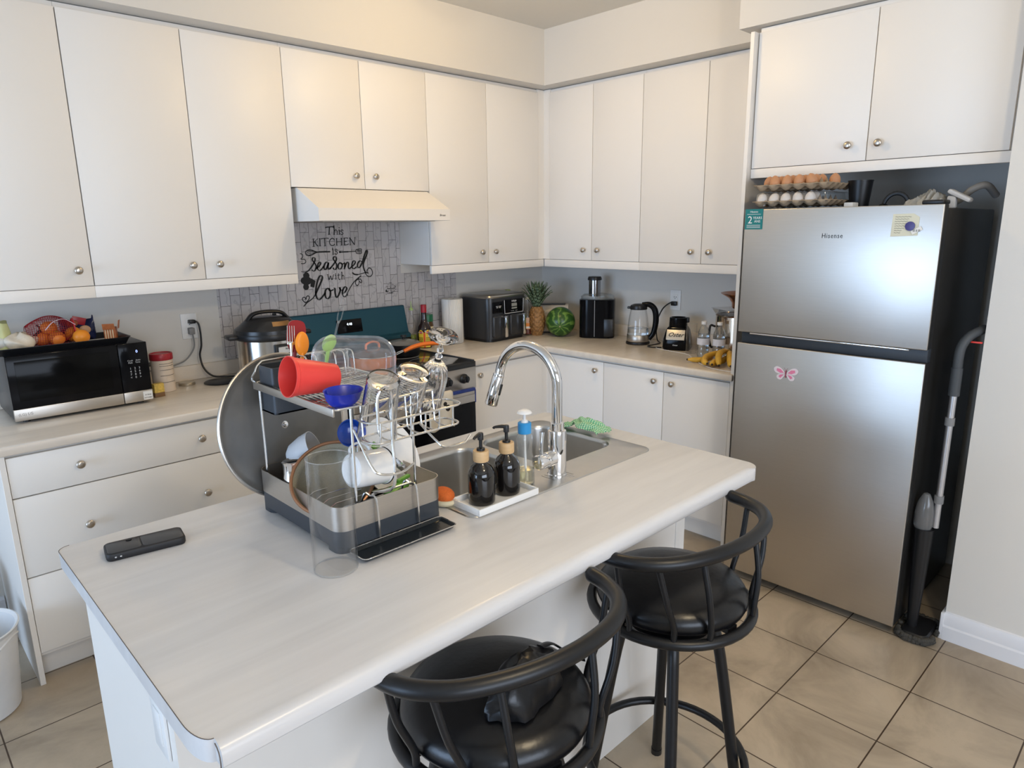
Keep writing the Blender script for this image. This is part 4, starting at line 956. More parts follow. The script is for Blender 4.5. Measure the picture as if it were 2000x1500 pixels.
for k in range(17):
    y = RY0+.02+(RY1-RY0-.04)*k/16; m.bb(RX0+2.785+.006, RX1+2.785-.006, y+1.963-.003, y+1.963+.003, .030, .040, .001)
put('drain_slats', m, M['black'], t)
wx0, wx1, wy0, wy1, zt_ = RX0+2.785+.006, RX1+2.785-.022, -2.168+1.963, -1.785+1.963, .331
def wire(nm, *paths, r=.0026, m=None, sm=0, closed=False):
    b = MB()
    for p in paths: b.tube(p, r, 8, smooth=sm, closed=closed)
    return put(nm, b, m or M['wire'], t)
px1 = -2.708+2.785
for (x, y) in ((wx0+.004, wy1-.018), (px1, wy0+.028), (wx0+.05, wy0+.02), (wx1, wy1-.01)):
    wire('post', [(x, y, .035), (x, y, zt_)], r=.0031)
up_ = wire('upper_frame', [(p[0], p[1], zt_) for p in rrect(wx0, wx1, wy0, wy1, .012, 4)], closed=True, r=.0030)
wire('upper_guard', [(wx0, wy0+.05, zt_), (wx0, wy1-.012, zt_+.0), (wx0+.004, wy1-.004, zt_+.03), (wx0+.02, wy1, zt_+.048), (wx0+.05, wy1, zt_+.052), (wx1-.02, wy1, zt_+.052), (wx1, wy1, zt_+.035), (wx1, wy1, zt_)], sm=4, r=.0030)
put('side_rail', MB().bb(wx0-.004, wx0+.001, wy0, wy1, zt_-.014, zt_+.004, .001), M['steelh'], t)
g = MB()
for k in range(1, 22): x = wx0+(wx1-wx0)*k/22; g.tube([(x, wy0, zt_), (x, wy1, zt_)], .0015, 6)
for k in range(1, 7): y = wy0+(wy1-wy0)*k/7; g.tube([(wx0, y, zt_-.003), (wx1, y, zt_-.003)], .0022, 6)
o = put('upper_shelf_wires', g, M['wire'], t)
# plate hoops on the shelf
g = []
for k in range(6):
    x = wx0+.10+.026*k; g.append([(x, wy1-.04, zt_), (x, wy1-.045, zt_+.055), (x, wy1-.065, zt_+.062), (x, wy1-.085, zt_+.055), (x, wy1-.09, zt_)])
for p in g: wire('plate_hoop', p, r=.0018, sm=3)
# glass holder hanging off the near long side
hz = .262; hy0, hy1 = wy0-.075, wy0-.004
wire('holder_frame', [(p[0], p[1], hz) for p in rrect(wx0+.045, wx1+.02, hy0, hy1, .025, 5)], closed=True, r=.0026)
wire('holder_frame', [(p[0], p[1], hz+.045) for p in rrect(wx0+.04, wx1+.025, hy0-.004, hy1, .028, 5)], closed=True, r=.0026)
for k in range(6):
    x = wx0+.06+.0385*k
    wire('holder_hook', [(x, hy1, zt_), (x, hy1-.004, hz+.02), (x, hy1-.01, hz-.004), (x, hy0+.02, hz-.006), (x, hy0, hz+.004), (x, hy0-.004, hz+.047)], r=.0020, sm=3)
wire('front_loop', [(wx0+.055, hy0-.002, hz+.045), (wx0+.055, hy0-.006, hz+.10), (wx0+.065, hy0-.008, hz+.118), (wx0+.078, hy0-.008, hz+.118), (wx0+.088, hy0-.006, hz+.10), (wx0+.088, hy0-.002, hz+.0), (wx0+.088, hy0-.0, hz-.1), (wx0+.09, wy0+.01, hz-.14)], r=.0032, sm=4)
wire('cup_hook', [(wx0+.04, hy1, hz+.02), (wx0+.04, hy0+.01, hz-.045), (wx0+.05, hy0-.01, hz-.062), (wx0+.10, hy0-.012, hz-.07), (wx0+.135, hy0-.01, hz-.058)], r=.0026, sm=4)
wire('cup_hook', [(wx1-.05, hy1, hz+.0), (wx1-.05, hy0+.01, hz-.03), (wx1-.04, hy0-.01, hz-.042), (wx1+.01, hy0-.012, hz-.045), (wx1+.035, hy0-.01, hz-.03)], r=.0026, sm=4)
# board clips over the near steel side
for x_ in (-2.835, -2.725):
    x = x_+2.785; y = RY0+1.963
    wire('board_clip', [(x-.02, y+.03, .085), (x-.012, y+.02, .118), (x-.004, y+.010, .112), (x, y-.004, .112), (x+.001, y-.010, .09), (x+.002, y-.012, .018)], r=.0028, sm=4)
wire('clip_rod', [(-2.835+2.785, RY0+1.963+.012, .113), (-2.725+2.785, RY0+1.963+.012, .113)], r=.0026)
# lower plate wires
g = MB()
for k in range(9):
    y = RY0+1.963+.06+.034*k; g.tube([(wx0+.03, y, .045), (wx0+.03, y, .075), (wx0+.045, y, .082), (wx1-.05, y, .082), (wx1-.035, y, .045)], .0018, 6)
put('lower_wires', g, M['wire'], t)
# utensil caddy hung on the far left corner
cd = MB(30); ring_wall(cd, ro(rrect(-2.915, -2.790, -1.868, -1.792, .008, 3)), .0025, .262, .377); cd.prism(ro(rrect(-2.915, -2.790, -1.868, -1.792, .008, 3)), .262, .266)
put('utensil_caddy', cd, M['dgrey'], t)

t = thing('drip_tray', 'black rectangular drip tray resting against the near side of the dish rack', 'tray', (-2.785, -2.192, .9142), 0)
tm = MB(35)
lo_ = rrect(-.128, .128, -.040, .028, .012, 5)
tm.rings([[(p[0], p[1], .004) for p in inset(lo_, .006)], [(p[0], p[1], .011) for p in lo_], [(p[0], p[1], .011) for p in inset(lo_, .003)], [(p[0], p[1], .0055) for p in inset(lo_, .009)]])
put('tray_body', tm, mat('wet black enamel', (.010, .014, .018), .25, noise=.5, nscale=60, bump=.3, bscale=120), t)
put('tray_edge', MB().tube([(p[0], p[1], .011) for p in lo_], .0013, 6, closed=True), M['chrome'], t)
put('tray_support', MB().bb(-.11, .11, -.012, .020, 0, .0045, .001), M['black'], t)

# ------------------------------------------------------------------ crockery on and around the rack
def tilt(name, label, cat, loc, axis, rz=0, group=None, up=None): return thing(name, label, cat, loc, rz, group, axis=axis, up=up)
# the big grey lid standing behind the rack
t = tilt('pan_lid', 'huge grey aluminium lid standing on edge behind the dish rack', 'lid', (-2.832, -1.728, 1.108), (.17, -.96, .15))
put('lid_disc', MB(30).lathe([(0, .004), (.060, .0035), (.165, .002), (.176, .004), (.184, .010), (.188, .010), (.190, .004), (.188, -.002), (.170, -.006), (.06, -.006), (0, -.006)], seg=72), mat('dull grey aluminium', (.22, .215, .205), .5, .6, noise=.18, nscale=18, bump=.06, bscale=25), t)
put('lid_rim', MB().tube([(.188*math.cos(a*PI/40), .188*math.sin(a*PI/40), .007) for a in range(80)], .004, 8, closed=True), M['steelh'], t)
put('center_rivet', MB().lathe([(0, .010), (.005, .0095), (.006, .006), (.010, .006), (.011, .003), (0, .003)], seg=20), M['chrome'], t)

t = tilt('plastic_cup', 'red plastic cup lying on the upper shelf of the dish rack', 'cup', (-2.896, -2.035, 1.2930), (-.95, .02, .16))
put('cup_body', MB().lathe([(0, -.055), (.027, -.055), (.031, -.052), (.043, .050), (.045, .052), (.0455, .060), (.0435, .060), (.0415, .050), (.029, -.050), (0, -.052)], seg=40), mat('bright red plastic', (.80, .06, .05), .42), t)
t = tilt('plastic_tub', 'large clear plastic tub on its side on the upper shelf', 'container', (-2.800, -2.050, 1.3110), (-.62, -.76, .12), up=(.05, 0, 1))
tub = MB(40); A = rrect(-.092, .092, -.061, .061, .045, 7)
tub.rings([[(p[0], p[1], -.085) for p in inset(A, .016)], [(p[0], p[1], -.080) for p in inset(A, .012)], [(p[0], p[1], -.008) for p in inset(A, .001)], [(p[0], p[1], -.006) for p in inset(A, -.003)], [(p[0], p[1], 0) for p in inset(A, -.004)], [(p[0], p[1], .001) for p in inset(A, -.002)], [(p[0], p[1], 0) for p in inset(A, .002)], [(p[0], p[1], -.079) for p in inset(A, .0135)], [(p[0], p[1], -.0835) for p in inset(A, .018)]])
put('tub_shell', tub, M['plast2'], t)
put('inner_crease', MB().tube([(p[0], p[1], -.079) for p in inset(A, .026)], .0016, 6, closed=True), M['plast'], t)
t = tilt('oval_bowl', 'cobalt blue oval plastic bowl on the upper shelf', 'bowl', (-2.888, -2.142, 1.2475), (.02, -.16, 1))
put('bowl_body', MB().lathe([(0, 0), (.026, 0), (.036, .012), (.042, .032), (.0435, .033), (.0400, .031), (.033, .012), (.024, .004), (0, .004)], seg=40, sx=1.05, sy=.70), M['blue'], t)
def ribs(n, d): return lambda a, z: 1+d*math.cos(a*n)
def tumbler(label, loc, axis, r0, r1, h, n=20, d=.02, neck=0):
    t = tilt('drinking_glass', label, 'glass', loc, axis)
    pr = [(0, 0), (r0*.9, 0), (r0, .004), (r0*1.02, .012)]
    if neck: pr += [(r0*1.05, h*.75), (r0*.9, h*.84), (r0*.9, h)]
    else: pr += [(r1, h)]
    th = .003
    pr2 = [(max(0, r-th), z) for r, z in pr[::-1] if z > .011]
    if neck: pr2[-1] = (r0*.93, .014)
    put('glass_wall', MB().lathe(pr + pr2 + [(r0*.8, .012), (0, .010)], seg=100, wob=(lambda a, z: 1+(d*1.5*math.cos(a*n) if .012 < z < h*.75 else 0))), M['glass'], t)
    return t
A1, A2, A3 = Vector((-2.842, -2.235, 1.315)), Vector((-2.756, -2.225, 1.315)), Vector((-2.686, -2.24, 1.383))
dn = lambda a, b: (Vector(b)-Vector(a))
a, b = A1, A1+Vector((.05, .34, -.85)); tumbler('ribbed drinking glass upside down in the front glass holder', a, b-a, .034, .0415, .152)
a, b = A2, A2+Vector((-.04, .38, -.83)); tumbler('squat clear jar glass upside down beside the ribbed glass', a, b-a, .035, .038, .125, 1, 0, neck=1)
t = tilt('crystal_glass', 'cut crystal flute glass upside down at the right end of the rack', 'glass', A3, (.08, .42, -.80))
put('glass_wall', MB().lathe([(0, 0), (.033, 0), (.034, .002), (.012, .005), (.005, .012), (.0045, .030), (.008, .040), (.0045, .048), (.009, .056), (.005, .064), (.016, .076), (.026, .090), (.030, .115), (.031, .205), (.029, .205), (.027, .115), (.022, .092), (.010, .082), (0, .080)], seg=64, wob=lambda a, z: 1+(.045*abs(math.cos(a*8)) if z > .075 else 0)), M['glass'], t)
# utensils in the caddy
def utensil(name, label, cat, base, top, build):
    a, b = Vector(base), Vector(top); t = tilt(name, label, cat, a, b-a); build(t, (b-a).length); return t
def fork(t, L_):
    put('fork_body', MB().tube([(0, 0, 0), (0, 0, L_*.6), (0, 0, L_*.78)], [.004, .0025, .006], 8, smooth=4, flat=.35, up=(0, 1, 0)).bb(-.0105, .0105, -.001, .001, L_*.76, L_*.80, .0008), M['chrome'], t)
    for k in range(4): put('tine', MB().tube([(-.009+.006*k, 0, L_*.79), (-.009+.006*k, .002, L_)], [.0014, .0009], 6), M['chrome'], t)
utensil('fork', 'steel fork standing in the utensil caddy', 'fork', (-2.862, -1.850, 1.190), (-2.835, -1.825, 1.382), fork)
def spat(m):
    def f(t, L_):
        put('handle', MB().tube([(0, 0, 0), (0, 0, L_*.66)], .005, 8), m, t)
        o_ = [Vector((x, 0, z)) for x, z in ((-.008, L_*.62), (-.022, L_*.72), (-.024, L_*.92), (-.014, L_), (.014, L_*1.0), (.024, L_*.9), (.022, L_*.72), (.008, L_*.62))]
        P = crom(o_, 4, True); put('blade', MB().rings([[(p.x, y, p.z) for p in P] for y in (-.003, .003)]), m, t)
    return f
utensil('spatula', 'dark red silicone spatula in the utensil caddy', 'spatula', (-2.850, -1.820, 1.190), (-2.805, -1.800, 1.388), spat(M['dred']))
def spoon(m, hm=None):
    def f(t, L_):
        put('handle', MB().tube([(0, 0, 0), (0, 0, L_*.72)], [.0035, .005], 8), hm or m, t)
        put('spoon_bowl', MB().ball((0, 0, L_*.83), (.0185, .007, L_*.17), 18), m, t)
    return f
utensil('spoon', 'orange plastic spoon standing in front of the red spatula', 'spoon', (-2.835, -1.850, 1.190), (-2.812, -1.835, 1.366), spoon(M['orang2']))
utensil('spoon', 'pale green silicone spoon leaning behind the clear tub', 'spoon', (-2.80, -1.90, 1.245), (-2.812, -1.975, 1.372), spoon(M['lgreen']))
def skew(t, L_):
    put('rod', MB().tube([(0, 0, 0), (0, 0, L_*.66)], [.0022, .0028], 8), M['plast'], t)
    put('prong', MB().tube([(.0, 0, L_*.64), (-.006, 0, L_*.72), (-.005, 0, L_)], [.0025, .0012], 6, smooth=3), M['plast'], t)
    put('prong', MB().tube([(.0, 0, L_*.64), (.006, 0, L_*.72), (.003, 0, L_)], [.0025, .0012], 6, smooth=3), M['plast'], t)
utensil('long_fork', 'long thin clear fork rising diagonally in front of the backguard', 'fork', (-2.800, -1.900, 1.245), (-2.667, -1.810, 1.452), skew)

# lower tier
M['mesh'] = mat('fine wire mesh', (.28, .25, .18), .4, .7, noise=.25, nscale=400, bump=.5, bscale=900)
t = tilt('metal_creamer', 'tiny shiny metal creamer upside down in the left end of the rack', 'jug', (-2.902, -1.905, 1.070), (.05, -.05, -1))
put('jug_body', MB().lathe([(0, 0), (.019, 0), (.024, .003), (.022, .010), (.023, .030), (.028, .052), (.0265, .052), (.021, .030), (.020, .010), (0, .004)], seg=28, wob=lambda a, z: 1+.03*math.cos(a*6)), M['chrome'], t)
put('jug_handle', MB().tube([(.022, 0, .012), (.036, 0, .014), (.038, 0, .030), (.026, 0, .042)], .0022, 8, smooth=4), M['chrome'], t)
t = tilt('bowl', 'pale grey bowl tipped on its side against the big lid', 'bowl', (-2.835, -1.850, 1.060), (.60, -.55, .35))
put('bowl_body', MB().lathe([(0, -.045), (.022, -.045), (.034, -.032), (.044, .0), (.047, .025), (.045, .025), (.042, 0), (.031, -.031), (0, -.041)], seg=40), mat('pale blue-grey plastic', (.55, .57, .60), .4), t)
t = tilt('sieve', 'large round wire sieve with a brown rim lying in the rack', 'sieve', (-2.852, -2.010, 1.038), (-.35, -.42, .62))
put('sieve_rim', MB().tube([(.098*math.cos(a*PI/30), .098*math.sin(a*PI/30), 0) for a in range(60)], .0042, 8, closed=True), mat('copper brown rim', (.34, .17, .09), .35, .5), t)
o = MB(60).lathe([(.096, 0), (.088, -.022), (.066, -.045), (.035, -.058), (0, -.062)], seg=48)
solid(put('mesh_basket', o, M['mesh'], t), .0012)
t = tilt('plate', 'large cream plate standing at the right end of the rack', 'plate', (-2.690, -1.990, 1.040), (.25, -.80, .45))
put('plate_body', MB(30).lathe([(0, 0), (.055, 0), (.065, .004), (.105, .014), (.105, .017), (.062, .008), (0, .004)], seg=56), M['ceramic'], t)
t = tilt('enamel_mug', 'white enamel mug with a black rim lying on the near edge of the rack', 'mug', (-2.862, -2.110, 1.082), (.93, .08, -.12))
put('mug_body', MB(30).lathe([(0, -.002), (.030, -.002), (.038, .003), (.0405, .012), (.0415, .088), (.0435, .091), (.042, .094), (.0395, .090), (.0385, .012), (0, .004)], seg=44), M['ceramic'], t)
put('black_rim', MB().tube([(.0425*math.cos(a*PI/24), .0425*math.sin(a*PI/24), .0925) for a in range(48)], .0022, 8, closed=True), M['ink'], t)
put('mug_handle', MB().tube([(-.039, 0, .075), (-.060, 0, .068), (-.066, 0, .045), (-.056, 0, .022), (-.039, 0, .016)], .005, 10, smooth=5, flat=.6, mx=Matrix.Rotation(R(-35), 4, 'Z')), M['ceramic'], t)
t = tilt('bowl', 'small blue glass bowl hanging under the upper shelf', 'bowl', (-2.785, -1.985, 1.128), (-.15, -.85, .25))
put('bowl_body', MB().lathe([(0, -.022), (.016, -.022), (.028, -.010), (.034, .008), (.032, .008), (.026, -.009), (0, -.019)], seg=36), mat('blue tinted glass', (.02, .10, .55), .1, trans=.4), t)
t = tilt('kitchen_knife', 'bright green handled knife slanting down into the rack', 'knife', (-2.775, -2.07, 1.115), (.55, .15, -.50))
put('handle', MB().box((0, 0, .035), (.018, .009, .075), .004), M['green'], t)
put('blade', MB().box((0, 0, .115), (.022, .0016, .09), .0006), M['chrome'], t)
t = thing('plastic_scoop', 'bright green plastic scoop at the bottom of the rack beside the mug', 'scoop', (-2.735, -2.10, .990), R(20))
put('scoop_body', MB().box((0, 0, .012), (.07, .03, .012), .005).box((.045, .012, .02), (.05, .012, .010), .004), M['green'], t)
# ------------------------------------------------------------------ microwave and what lies on it
t = thing('microwave', 'black microwave oven with stainless lower trim on the left worktop', 'microwave', (-2.994, -.19, .914))
put('case', MB().bb(-.241, .241, -.146, .165, .012, .258, .006), mat('dark metal case', (.05, .05, .052), .35, .4), t)
for fx in (-.2, .2):
    for fy in (-.12, .13): put('foot', MB().cyl((fx, fy, 0), (fx, fy, .014), .012, 12), M['black'], t)
dr = put('door', MB().bb(-.241, .130, -.160, -.147, .058, .258, .003), M['blackg'], t)
put('door_trim', MB().bb(-.241, .1305, -.161, -.147, .012, .057, .002), M['steelh'], t)
put('control_panel', MB().bb(.1325, .241, -.160, -.147, .058, .258, .003), M['blackg'], t)
put('panel_trim', MB().bb(.1325, .241, -.161, -.147, .012, .057, .002), M['steelh'], t)
put('window_frame', MB().bb(-.215, .10, -.1607, -.159, .085, .235, .001), mat('tinted window', (.004, .004, .004), .12, spec=.12), dr)
text('clock_digit', '0', .016, mat('lit digit', (.35, .45, 1), .5, emit=2), t, (.200, -.1607, .222))
text('keypad_print', '1   2   3\n4   5   6\n7   8   9\n<   0   >', .0125, M['lgrey'], t, (.186, -.1607, .135))
text('keypad_legend', 'Cook    Auto\nMelt    Time', .009, M['lgrey'], t, (.186, -.1607, .182))
text('maker_badge', '(LG) LG', .014, mat('engraved grey', (.20, .19, .18), .4), t, (-.205, -.1616, .036))
put('side_knob', MB().cyl((.241, -.10, .150), (.262, -.10, .150), .009, 12), M['black'], t)
st = thing('printed_sticker', 'small white printed sticker on the lower right corner of the microwave', 'sticker', (-2.773, -.3517, .948))
put('sticker_sheet', MB().bb(-.0175, .0175, -.0005, .0003, -.0175, .0175), M['paper'], st)
text('sticker_print', 'KITCHEN', .0070, M['ink'], st, (0, -.0008, -.010)); text('sticker_script', 'is love', .009, M['ink'], st, (0, -.0008, .003), shear=.4)
t = thing('oven_tray', 'black rectangular oven tray lying on top of the microwave', 'tray', (-3.035, -.235, 1.1725))
tm = MB(35); lo_ = rrect(-.232, .232, -.115, .115, .02, 5)
tm.rings([[(p[0], p[1], 0) for p in inset(lo_, .018)], [(p[0], p[1], .024) for p in inset(lo_, .004)], [(p[0], p[1], .026) for p in lo_], [(p[0], p[1], .028) for p in lo_], [(p[0], p[1], .027) for p in inset(lo_, .006)], [(p[0], p[1], .003) for p in inset(lo_, .021)]])
put('tray_body', tm, M['blackm'], t)
put('paper_liner', MB(60).slab(rrect(-.20, .19, -.09, .09, .01, 2), [(0, .0045), (0, .0032)]), M['paper'], t)
ZT = 1.1772
def fruit(name, label, x, y, z, r, m, grp=None):
    t = thing(name, label, name.split('_')[0], (x, y, z), random.uniform(0, 6), grp)
    put('skin', MB().lathe([(0, -r*.94)]+[(r*math.sin(PI*k/14)*(1+.01*(k % 2)), -r*.95*math.cos(PI*k/14)) for k in range(1, 14)]+[(0, r*.92)], seg=24), m, t)
    put('stem_end', MB().lathe([(0, r*.93), (.004, r*.93), (.003, r*.96), (0, r*.96)], seg=8), M['green'], t)
    return t
OR = mat('orange peel', (.80, .27, .02), .42, noise=.06, bump=.25, bscale=220)
fruit('orange', 'loose orange in front of the red net bag on the tray', -2.962, -.262, ZT+.031, .030, OR)
fruit('orange', 'orange just behind the loose one at the mouth of the net bag', -2.975, -.198, ZT+.036, .031, OR)
for x, y, z in ((-3.04, -.235, .031), (-3.085, -.205, .031), (-3.035, -.172, .031), (-3.058, -.208, .070)):
    fruit('orange', 'orange inside the red net bag on the tray', x, y, ZT+z, .029, mat('deep orange peel', (.62, .17, .02), .45, bump=.2, bscale=220), 'oranges inside the red net bag')
t = thing('net_bag', 'red net bag of oranges on the tray above the microwave', 'bag', (-3.05, -.205, ZT))
nb = MB(80); rows = []
for i in range(23):
    v = i/22; x = -.085+.165*v; k_ = math.sin(PI*min(1, .10+.86*v))**.6
    rows.append([(x, .058*k_*math.cos(a)*(1+.05*math.sin(4*a+v*9)), .056+.060*k_*math.sin(a)*(1+.06*math.sin(3*a+v*5)) if math.sin(a) > -.85 else .003) for a in [2*PI*q/38 for q in range(38)]])
nb.rings(rows, cap0=False, cap1=False)
o = put('net', nb, mat('red netting', (.30, .010, .015), .5), t)
w_ = o.modifiers.new('net', 'WIREFRAME'); w_.thickness = .0021; w_.use_even_offset = False
put('net_cuff', MB().tube([(.075, .03*math.cos(a), .056+.045*math.sin(a)) for a in [PI*k/8 for k in range(16)]], .003, 6, closed=True), mat('red film strip', (.5, .02, .03), .3), t)
put('label_strip', MB(60).tube([(-.03, -.06, .07), (.0, -.055, .098), (.04, -.045, .105), (.075, -.05, .08)], .004, 6, smooth=5, flat=.3), mat('pale pink film', (.72, .55, .62), .3), t)
t = thing('snack_bag', 'dark blue crinkled snack bag behind the net of oranges', 'bag', (-2.945, -.135, ZT))
bl = MB(60); n = 20; rows = []
for i in range(9):
    v = i/8; th = .030*math.sin(PI*min(.98, .12+v*.86)); row = []
    for k in range(n):
        a = 2*PI*k/n; row.append((.062*math.cos(a)*(1+.05*math.sin(7*a+v*6)), th*math.sin(a)*(1+.2*math.sin(5*a+v*12)), (.002+.080*v+.016*v*math.sin(a*2+1.5)+.008*math.sin(a*5+v*3))))
    rows.append(row)
bl.rings(rows); put('bag_film', bl, mat('navy printed film', (.012, .018, .07), .25, noise=.8, nscale=25), t)
put('printed_patch', MB().ball((.02, -.026, .045), (.022, .008, .018), 14), mat('tan print', (.62, .36, .20), .4), t)
put('printed_patch', MB().ball((-.02, -.024, .075), (.020, .008, .014), 14), mat('rust print', (.35, .09, .04), .4), t)
put('top_seam', MB().box((-.02, -.01, .080), (.05, .003, .030), .001, mx=Matrix.Rotation(R(18), 4, 'Y')), mat('dark red film', (.35, .02, .03), .3), t)
t = thing('snack_box', 'small open orange-brown snack carton at the right end of the tray', 'box', (-2.845, -.215, ZT), R(-25))
put('carton', MB().bb(-.022, .022, -.016, .016, 0, .052).bb(-.022, .022, -.016, -.0145, .05, .075, mx=Matrix.Rotation(R(14), 4, 'X')).bb(.021, .0222, -.016, .016, .05, .085, mx=Matrix.Rotation(R(10), 4, 'Y')), mat('rust carton print', (.42, .13, .04), .5, noise=.5, nscale=60), t)
m = MB()
for k in range(4): m.bb(-.018+.009*k, -.014+.009*k, -.0168, -.016, .006, .046)
put('printed_bars', m, mat('cream print', (.75, .62, .42), .5), t)
t = thing('garlic_net', 'lumpy pale bag of garlic on the tray, left of the net of oranges', 'bag', (-3.155, -.215, ZT))
gb = MB(60); n = 26; rows = []
for i in range(11):
    v = i/10; q = math.sin(PI*min(.97, .12+v*.85))**.7
    rows.append([(.058*q*math.cos(a)*(1+.13*math.sin(5*a+v*4)), .042*q*math.sin(a)*(1+.10*math.sin(4*a+v*7)), .002+.060*v+.006*math.sin(3*a+6*v)) for a in [2*PI*k/n for k in range(n)]])
gb.rings(rows); put('bag_skin', gb, mat('garlic skins', (.70, .62, .50), .6, noise=.25, nscale=35, bump=.5, bscale=70), t)
put('dark_tie', MB().tube([(.045, 0, .04), (.07, .01, .065), (.062, .03, .085)], [.010, .007, .002], 8, smooth=4), M['blackm'], t)
t = thing('bread_bag', 'upright pale yellow-green bag at the left end of the tray', 'bag', (-3.215, -.19, ZT))
bg_ = MB(60); rows = []
for i in range(9):
    v = i/8; rows.append([(.040*(1-.25*v)*math.cos(a)*(1+.08*math.sin(5*a+v*5)), .026*(1-.5*v)*math.sin(a)*(1+.15*math.sin(4*a)), .002+.105*v+.006*math.sin(2*a)*v) for a in [2*PI*k/22 for k in range(22)]])
bg_.rings(rows); put('bag_film', bg_, mat('pale yellow film', (.60, .62, .30), .4, noise=.15, nscale=20), t)
put('bag_window', MB().ball((.0, -.016, .028), (.028, .012, .022), 14), mat('milky film', (.68, .66, .60), .4), t)

# ------------------------------------------------------------------ left worktop
t = thing('food_tin', 'round cream tin with a red plastic lid right of the microwave', 'tin', (-2.648, -.160, .9145))
put('tin_body', MB().lathe([(0, 0), (.046, 0), (.047, .003), (.0455, .006), (.0455, .145), (0, .145)], seg=44), mat('cream tin print', (.66, .56, .46), .45, noise=.12, nscale=25), t)
put('lid', MB().lathe([(.047, .143), (.048, .146), (.048, .168), (.046, .172), (.041, .172), (.040, .168), (0, .170)], seg=44), mat('dark red lid', (.35, .02, .03), .35), t)
m = MB()
for z in (.045, .075, .100, .118, .128):
    m.tube([(.0459*math.cos(R(a)), .0459*math.sin(R(a)), z) for a in range(-120, -30, 6)], .0008, 4)
put('print_lines', m, M['ink'], t)
t = thing('tea_box', 'small yellow and brown printed carton beside the cream tin', 'box', (-2.706, -.262, .9145), R(8))
put('carton', MB().bb(-.021, .021, -.014, .014, 0, .058, .001), mat('yellow carton print', (.68, .47, .10), .5, noise=.5, nscale=90), t)
put('brown_band', MB().bb(-.0213, .0213, -.0143, .0143, 0, .020, .001), mat('brown carton', (.20, .11, .05), .5), t)
t = thing('jar_lid', 'flat metal jar lid lying alone on the left worktop', 'lid', (-2.535, -.110, .9145))
put('lid_body', MB().lathe([(0, .002), (.034, .002), (.034, 0), (.036, 0), (.0365, .010), (.034, .013), (.028, .012), (0, .0115)], seg=36), mat('dull brass metal', (.50, .45, .36), .3, .9), t)
t = thing('round_trivet', 'flat round black mat behind the big grey lid, next to the pressure cooker', 'trivet', (-2.400, -.175, .9145))
put('mat_disc', MB().lathe([(0, 0), (.075, 0), (.078, .003), (.074, .006), (0, .006)], seg=40), M['blackm'], t)
t = thing('pressure_cooker', 'round stainless electric pressure cooker with black domed lid left of the range', 'pressure cooker', (-2.190, -.270, .9145), R(-8))
put('base_ring', MB().lathe([(0, 0), (.140, 0), (.148, .006), (.150, .035), (0, .036)], seg=56), M['black'], t)
put('steel_body', MB().lathe([(.147, .035), (.148, .200), (0, .200)], seg=56), mat('polished steel', (.62, .60, .57), .18, 1, noise=.04), t)
put('collar', MB().lathe([(.149, .198), (.157, .204), (.160, .218), (.156, .230), (0, .230)], seg=56), M['black'], t)
ld_ = put('lid', MB().lathe([(.154, .230), (.152, .246), (.130, .262), (.105, .285), (.07, .298), (0, .302)], seg=56), mat('satin black plastic', (.014, .014, .015), .28), t)
put('lid_handle', MB().tube([(-.095, 0, .285), (-.070, 0, .312), (-.03, 0, .322), (.03, 0, .322), (.070, 0, .312), (.095, 0, .285)], [.018, .017, .016, .016, .017, .018], 12, smooth=5, flat=.55), M['black'], ld_)
put('steam_valve', MB().lathe([(0, .285), (.010, .285), (.010, .305), (0, .308)], c=(.05, .055, 0), seg=14), M['black'], ld_)
cl = MB(60)
for k in range(8):
    a0, a1 = R(-97+6*k), R(-91+6*k)
    cl.face([(.1275*math.cos(a0), .1275*math.sin(a0), .2655), (.1275*math.cos(a1), .1275*math.sin(a1), .2655), (.1075*math.cos(a1), .1075*math.sin(a1), .2845), (.1075*math.cos(a0), .1075*math.sin(a0), .2845)])
put('copper_label', cl, mat('copper label', (.42, .24, .10), .3, .6), ld_, fix=False)
put('side_handle', MB().box((-.172, 0, .215), (.045, .085, .020), .006), M['black'], t); put('side_handle', MB().box((.172, 0, .215), (.045, .085, .020), .006), M['black'], t)
pm = Matrix.Rotation(R(15), 4, 'Z') @ Matrix.Translation((0, -.147, .110))
cp = put('control_panel', MB().box((0, 0, 0), (.135, .020, .150), .008, mx=pm), M['black'], t)
put('panel_face', MB().box((0, -.0105, 0), (.105, .002, .125), .001, mx=pm), mat('silver panel', (.55, .55, .54), .3, .5), cp)
put('panel_screen', MB().box((.004, -.0120, -.008), (.064, .002, .080), .001, mx=pm), M['black'], cp)
o = text('panel_print', 'Instant', .013, M['ink'], cp, (math.sin(R(15))*.159*1+.0, -math.cos(R(15))*.159, .163), (R(90), 0, R(15)))

